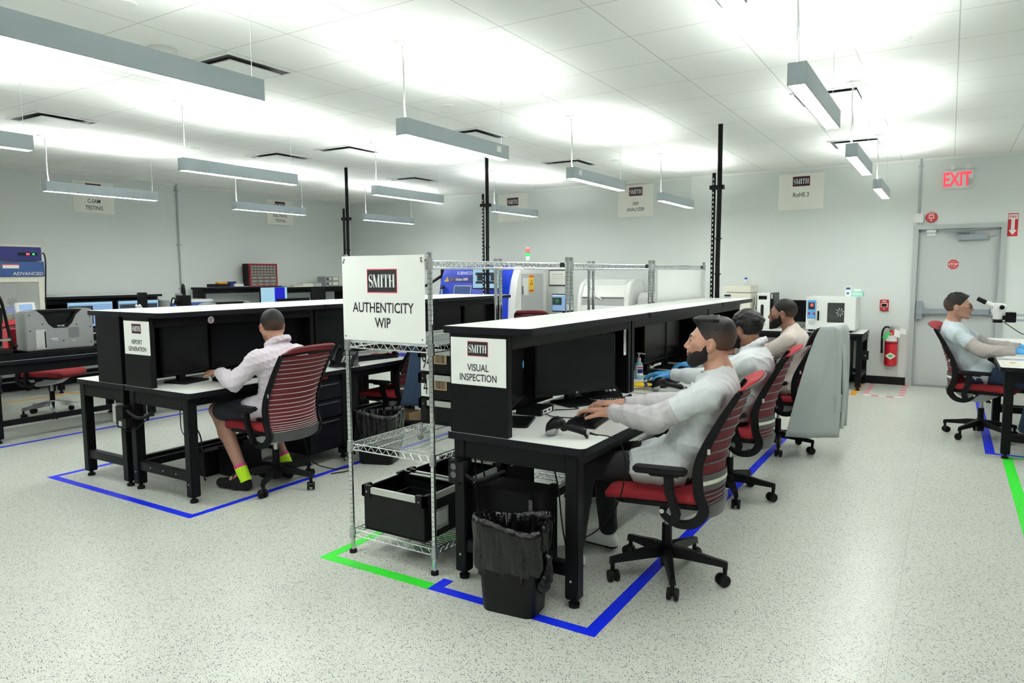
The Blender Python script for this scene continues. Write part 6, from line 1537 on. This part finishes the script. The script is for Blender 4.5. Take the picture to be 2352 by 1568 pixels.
t = MB('yellow').box(1.455, 1.458, .48, .64, 1.22, 1.50); t.mat('sign_red'); t.T = face_frame((1.4585, .56, 1.36), (0, 1, 0), (0, 0, 1))
t.box(-.075, .075, .105, .13, 0, .0005).box(-.075, .075, -.125, -.10, 0, .0005)
for a in (PI/2, PI/2+2.09, PI/2+4.19):
    t.add([(.01*math.cos(a-.5), .01*math.sin(a-.5)+.01, .0006), (.05*math.cos(a-.5), .05*math.sin(a-.5)+.01, .0006), (.05*math.cos(a+.5), .05*math.sin(a+.5)+.01, .0006), (.01*math.cos(a+.5), .01*math.sin(a+.5)+.01, .0006)], [(0, 1, 2, 3)])
t.build('radiation_sign', T, smooth=False)
t = MB('sign_white').box(1.4505, 1.453, .06, .22, .62, .98).mat('light_grey')
for k in range(7): t.box(1.453, 1.4535, .08, .2, .66+k*.04, .672+k*.04)
t.build('notices', T, smooth=False)
v = MB('dark_groove')
for k in range(2): v.box(1.455, 1.4565, .28, .9, .75+k*.1, .757+k*.1)
v.build('vent_lines', T, smooth=False)
T = thing('signal_tower', 'red and green signal light on top of the blue machine', 'signal light', (-5.84, 9.95, 1.64))
MB('white_plastic').cyl((0, 0, 0), (0, 0, .10), .008, n=8).cyl((0, 0, .10), (0, 0, .155), .032, .034, 16).build('pole', T)
MB('led_green').cyl((0, 0, .157), (0, 0, .215), .033, n=18).build('green_lamp', T); MB('black_plastic').cyl((0, 0, .215), (0, 0, .222), .034, n=18).build('spacer_ring', T); MB('led_red').cyl((0, 0, .222), (0, 0, .285), .033, n=18).build('red_lamp', T); MB('white_plastic').cyl((0, 0, .285), (0, 0, .295), .034, .03, 18).build('cap', T)
def chip(T, tm, w_, h_):
    g = MB('screen_dark'); g.T = tm; g.box(.0018, .0024, -w_*.33, w_*.33, h_*.38, h_*.62).box(.0018, .0024, -w_*.38, w_*.38, h_*.62, h_*.75).box(.0018, .0024, -w_*.38, w_*.38, h_*.25, h_*.36); g.mat('screen_blue').box(.0024, .003, -w_*.1, w_*.14, h_*.38, h_*.62); g.build('x_ray_image', T, smooth=False)
T = monitor('monitor on an arm showing a grey part image before the blue machine', (-6.05, 9.06, 0), -PI/2, .54, .34, 1.285, screen='screen_cyan', content=chip, base=False)
MB('black_plastic').tube([(-.03, 0, 1.45), (-.12, 0, 1.43), (-.24, .02, 1.40)], .022, 8).build('arm', T)
T = thing('support_stand', 'black jointed stand beside the blue machine', 'stand', (-7.35, 9.65, 0))
MB('black_plastic').cyl((0, 0, 0), (0, 0, 1.62), .03, n=10).cyl((0, 0, 0), (0, 0, .03), .2, n=18).tube([(0, 0, 1.5), (-.12, -.25, 1.34), (-.3, -.3, 1.30)], .026, 8).tube([(0, 0, 1.55), (.16, -.1, 1.63)], .022, 8).build('arm_links', T)
def note(T, tm, w_, h_):
    g = MB('screen_dark'); g.T = tm; g.box(.0018, .0024, -w_*.46, -w_*.02, h_*.38, h_*.80); g.mat('white_plastic').box(.0018, .0024, -w_/2+.015, w_/2-.015, h_*.88, h_*.93); g.build('window', T, smooth=False)
    t = MB('led_green'); t.T = tm @ face_frame((.003, -w_*.24, h_*.6), (0, 1, 0), (0, 0, 1))
    for i, s_ in enumerate(('Videoimage', 'does not show', 'the meter', 'position')): put_text(t, s_, 0, .027-i*.018, .011, .8)
    t.build('lettering', T, smooth=False)
monitor('pale blue monitor with a dark message box, left of the white analyzer', (-5.30, 10.12, .7508), -PI/2-.1, .40, .29, .15, screen='screen_blue', content=note)
T = thing('analyzer', 'white benchtop analyzer with a rounded hood and glass front', 'analyzer', (-4.98, 10.0, .7508))
cheek = [(0, 0), (.66, 0), (.66, .55), (.58, .68), (.28, .68), (.12, .60), (.03, .42)]
b = MB('white_plastic').prism(cheek, 'x', 0, .07).prism(cheek, 'x', .78, .86); b.box(.07, .78, .15, .66, 0, .66); b.build('body', T, bevel=.012)
MB('white_plastic').prism([(.04, .40), (.12, .56), (.28, .665), (.40, .675), (.40, .64), (.28, .63), (.16, .54), (.08, .40)], 'x', .07, .78).build('hood', T, bevel=.004)
MB('hood_glass').prism([(.02, .12), (.03, .38), (.05, .38), (.04, .12)], 'x', .07, .78).mat('light_grey').box(.07, .78, .03, .15, .28, .30).build('front_window', T, smooth=False)
MB('white_plastic').prism([(.0, .06), (.01, .26), (.05, .28), (.06, .06)], 'x', .07, .78).mat('amber').box(.07, .62, -.012, .0, .02, .045).mat('black_plastic').box(.0, .86, -.005, .0, .055, .062).build('drawer_front', T, bevel=.003)
MB('chrome').tube([(.16, .10, .56), (.30, .06, .42), (.42, .035, .36)], .016, 8).build('hood_strut', T)
T = thing('grey_printer', 'grey rounded box to the right of the white analyzer', 'printer', (-4.02, 10.12, .7508))
MB('light_grey').prism([(0, 0), (.5, 0), (.5, .42), (.44, .47), (.1, .47), (0, .38)], 'x', 0, .38).build('case', T, bevel=.015)
MB('white_plastic').box(-.05, -.01, .05, .3, 0, .30).build('side_flap', T, bevel=.006)
# oven table
zt = .735
for k, (z0, z1, lab) in enumerate(((0, .50, 'lower cream pump unit of the stack on the oven table'), (.503, .60, 'flat cream unit on top of the pump stack'))):
    T = thing('pump_module', lab, 'laboratory module', (-2.74, 10.15, zt+z0), 0, 'cream pump modules')
    MB('ivory').box(0, .39, 0, .45, 0, z1-z0-.003).build('case', T, bevel=.008)
    if k == 0:
        p_ = MB('white_plastic').box(.01, .13, -.008, 0, .24, .49).mat('screen_dark').box(.025, .115, -.011, -.008, .445, .475); p_.mat('navy').box(.02, .12, -.011, -.008, .35, .43); p_.mat('sign_white')
        for i in range(4):
            for j in range(3): p_.box(.028+i*.023, .042+i*.023, -.0125, -.011, .358+j*.024, .372+j*.024)
        p_.build('control_panel', T, smooth=False)
        MB('steel').cyl((.21, 0, .36), (.21, -.03, .36), .022, n=14).cyl((.25, 0, .34), (.25, -.025, .34), .012, n=10).build('valve', T)
        MB('dark_groove').box(.0, .39, -.002, 0, .232, .236).build('seam', T, smooth=False)
        MB('white_plastic').tube(spline([(.39, .1, .5), (.45, .05, .42), (.44, .03, .25), (.5, .0, .12)], 5), .003, 5).build('tubing', T)
def reagent(label, loc, s=1.0):
    T = thing('reagent_bottle', label, 'bottle', loc, 0, 'clear bottles with blue caps')
    mat('clear_glass', (.8, .85, .85), .08, alpha=.35)
    MB('clear_glass').lathe([(0, 0), (.038*s, 0), (.042*s, .006), (.042*s, .05*s), (.036*s, .066*s), (.018*s, .08*s), (.017*s, .09*s)], n=20).build('bottle_body', T)
    MB('machine_blue').cyl((0, 0, .088*s), (0, 0, .112*s), .0195*s, n=18).build('cap', T)
reagent('clear bottle with blue cap on top of the cream pump stack', (-2.47, 10.35, zt+.60))
reagent('clear bottle with blue cap on the table before the white tower', (-2.19, 10.08, zt), 1.5)
T = thing('column_oven', 'tall narrow white unit with a dark slot on the oven table', 'laboratory unit', (-2.27, 10.18, zt))
MB('white_plastic').box(0, .17, 0, .4, 0, .50).build('case', T, bevel=.006)
MB('screen_off').box(.02, .13, -.003, 0, .41, .46).mat('exit_brown' if 'exit_brown' in MATS else 'hair_brown').prism([(x, z) for x, z in rrect(.05, .09, .08, .34, .018)], 'y', -.003, 0).build('display_and_slot', T, smooth=False)
MB('black_plastic').box(.17, .215, .02, .4, 0, .50).mat('light_grey').box(.18, .205, .018, .02, .42, .49).build('side_module', T, bevel=.003)
monitor('black monitor between the white tower and the oven', (-1.83, 10.36, zt+.0008), -PI/2, .40, .30, .10)
T = thing('drying_oven', 'white drying oven with blue control strip and fan window', 'oven', (-1.60, 9.98, zt))
MB('black_rubber').box(.03, .08, .05, .1, 0, .03).box(.50, .55, .05, .1, 0, .03).box(.03, .08, .45, .5, 0, .03).box(.50, .55, .45, .5, 0, .03).box(.04, .56, .06, .5, .02, .032).build('feet', T, bevel=.003)
MB('white_plastic').box(0, .595, .02, .55, .03, .46).build('case', T, bevel=.006)
MB('white_plastic').box(.135, .59, -.0, .02, .035, .455).build('door', T, bevel=.004)
p_ = MB('mblue' if 'mblue' in MATS else 'glove_blue').box(.02, .118, .012, .02, .175, .415); p_.mat('ink').box(.03, .108, .010, .012, .295, .385); p_.mat('led_red').box(.055, .09, .0085, .010, .335, .35).box(.055, .09, .0085, .010, .355, .37); p_.mat('red_paint').box(.03, .05, .008, .012, .225, .255).box(.09, .11, .008, .012, .225, .255); p_.mat('light_grey').box(.035, .105, .014, .02, .10, .15); p_.build('control_panel', T, smooth=False)
MB('black_plastic').box(.148, .168, -.035, -.0, .15, .28).build('door_handle', T, bevel=.006)
MB('black_plastic').box(.265, .465, -.004, 0, .13, .385).build('window_frame', T, bevel=.003)
mat('oven_dark', (.05, .055, .05), .15)
wv = MB('oven_dark').box(.272, .458, -.006, -.004, .137, .378); wv.mat('dark_groove').box(.275, .455, -.007, -.006, .205, .21)
for k in range(8):
    a = k*PI/4+.2; c_ = (.415, .265); wv.mat('light_grey').add([(c_[0]+.012*math.cos(a), -.0075, c_[1]+.012*math.sin(a)), (c_[0]+.045*math.cos(a-.16), -.0075, c_[1]+.055*math.sin(a-.16)), (c_[0]+.045*math.cos(a+.16), -.0075, c_[1]+.055*math.sin(a+.16))], [(0, 1, 2)])
wv.build('window_with_fan', T, smooth=False)
T = thing('tissue_box', 'white and blue carton standing on the drying oven', 'carton', (-1.17, 10.28, zt+.46)); MB('sign_white').box(0, .075, 0, .1, 0, .13).mat('hood_blue').box(.01, .065, -.001, 0, .09, .12).box(.02, .05, -.001, 0, .03, .055).build('carton_body', T, bevel=.002)
T = thing('glove_box', 'mint green carton lying on the drying oven', 'carton', (-1.09, 10.24, zt+.46))
mat('mint', (.35, .7, .6), .6); MB('mint').box(0, .14, 0, .12, 0, .07).mat('sign_white').box(.02, .12, -.001, 0, .03, .045).box(.03, .11, .03, .09, .07, .10).build('carton_body', T, bevel=.003)
T = thing('switch_box', 'black switch box on the right leg of the oven table', 'switch box', (-.911, 9.98, .40)); MB('black_plastic').box(0, .075, 0, .06, 0, .11).mat('light_grey').cyl((.04, -.002, .055), (.04, 0, .055), .008, n=10).build('body', T, bevel=.004)

# ------------------------------------------------------------------ microscope bench on the right
T = thing('boom_microscope', 'white stereo microscope on a horizontal boom in front of the seated man', 'microscope', (.95, 7.72, .7508))
MB('black_plastic').box(-.06, .14, -.14, .14, 0, .03).build('base_plate', T, bevel=.004)
MB('steel').cyl((.03, 0, .03), (.03, 0, .52), .016, n=14).tube([(.03, 0, .33), (-.47, 0, .33)], .011, 8).tube([(.03, 0, .375), (-.47, 0, .375)], .011, 8).build('boom', T)
SH = Matrix.Translation((-.23, 0, 0))
def SB(m_):
    b = MB(m_); b.T = SH; return b
SB('black_plastic').box(-.28, -.20, -.035, .035, .31, .40).cyl((-.24, -.06, .38), (-.24, .06, .38), .022, n=12).box(-.30, -.26, -.02, .02, .33, .37).build('head_clamp', T, bevel=.004)
SB('black_plastic').box(.21, .30, -.04, .04, .30, .41).build('post_clamp', T, bevel=.004)
hd = SB('white_plastic')
hd.loft([[(x+w_*math.cos(a), .055*k*math.sin(a), z) for a in np.linspace(0, 2*PI, 17)[:-1]] for x, z, w_, k in ((-.335, .335, .034, .7), (-.335, .37, .040, .8), (-.335, .41, .055, 1.0), (-.33, .455, .065, 1.1), (-.335, .475, .055, 1.0), (-.345, .482, .03, .6))])
hd.box(-.33, -.24, -.02, .02, .37, .395); hd.build('head', T, ang=50)
SB('black_plastic').cyl((-.335, 0, .305), (-.335, 0, .335), .038, .036, 16).build('objective_ring', T)
SB('black_plastic').cyl((-.31, -.075, .445), (-.31, .075, .445), .02, n=12).build('focus_knob', T)
ep = SB('white_plastic')
for sg in (-1, 1): ep.mat('white_plastic').cyl((-.37, sg*.03, .455), (-.43, sg*.033, .485), .022, .02, 12).mat('black_rubber').cyl((-.43, sg*.033, .485), (-.495, sg*.033, .52), .021, .019, 12)
ep.build('eyepieces', T)
SB('black_rubber').tube(spline([(-.30, 0, .32), (-.22, -.03, .26), (-.14, -.05, .21), (-.05, -.06, .215), (.03, -.08, .15)], 5), .004, 6).build('lamp_cord', T)
T = monitor('dark monitor edge at the right picture border', (.70, 7.40, .7508), PI+.1, .36, .21, .43, tilt=.22, base=False)
MB('black_plastic').tube([(-.05, 0, .53), (-.16, 0, .50), (-.20, 0, .40), (-.20, 0, 0)], .014, 8).cyl((-.20, 0, 0), (-.20, 0, .02), .05, n=14).build('arm', T)
T = thing('bench_scale', 'white low instrument beside the microscope on the right bench', 'instrument', (.46, 8.34, .7508))
MB('white_plastic').loft([[(x, y, z) for x, y in ((-.02, -.11), (.24, -.11), (.24, .11), (-.02, .11))] if i == 0 else [(x, y, zz) for x, y, zz in ((.0, -.10, .03), (.23, -.10, .09), (.23, .10, .09), (.0, .10, .03))] for i, z in ((0, 0), (1, 0))]).build('case', T, bevel=.006)
MB('black_plastic').box(.06, .22, -.105, .105, .0, .03).mat('screen_off').box(.02, .07, -.05, .05, .04, .048).build('display', T, smooth=False)
keyboard('dark keyboard on the right bench beyond the blue gloves', (.76, 8.05, .7508), PI-.2, .30)
T = thing('parts_tray', 'small metal tray with round parts under the blue gloves', 'tray', (.80, 7.28, .7508)); MB('steel').prism(rrect(-.09, .09, -.07, .07, .02), 'z', 0, .012).build('tray_body', T, bevel=.003); MB('chrome').cyl((-.03, .02, .012), (-.03, .02, .05), .022, n=14).mat('red_paint').sph((.03, -.02, .024), (.016, .016, .012)).build('parts', T)
T = thing('work_mat', 'cream work sheet with small parts at the corner of the right bench', 'mat', (.50, 7.12, .7508)); MB('ivory').prism(rrect(-.09, .2, -.14, .14, .01), 'z', 0, .003).mat('red_paint').box(.06, .09, -.03, .0, .003, .02).mat('kraft').box(-.04, .0, .03, .06, .003, .008).build('sheet', T, smooth=False)
T = thing('cardboard_box', 'brown cardboard box on the floor under the bench behind the rack', 'box', (-4.80, 5.40, 0)); MB('kraft').box(0, .24, 0, .2, 0, .13).build('box_body', T, bevel=.002); MB('kraft').box(.0, .24, .09, .11, .13, .132).build('tape_seam', T, smooth=False)
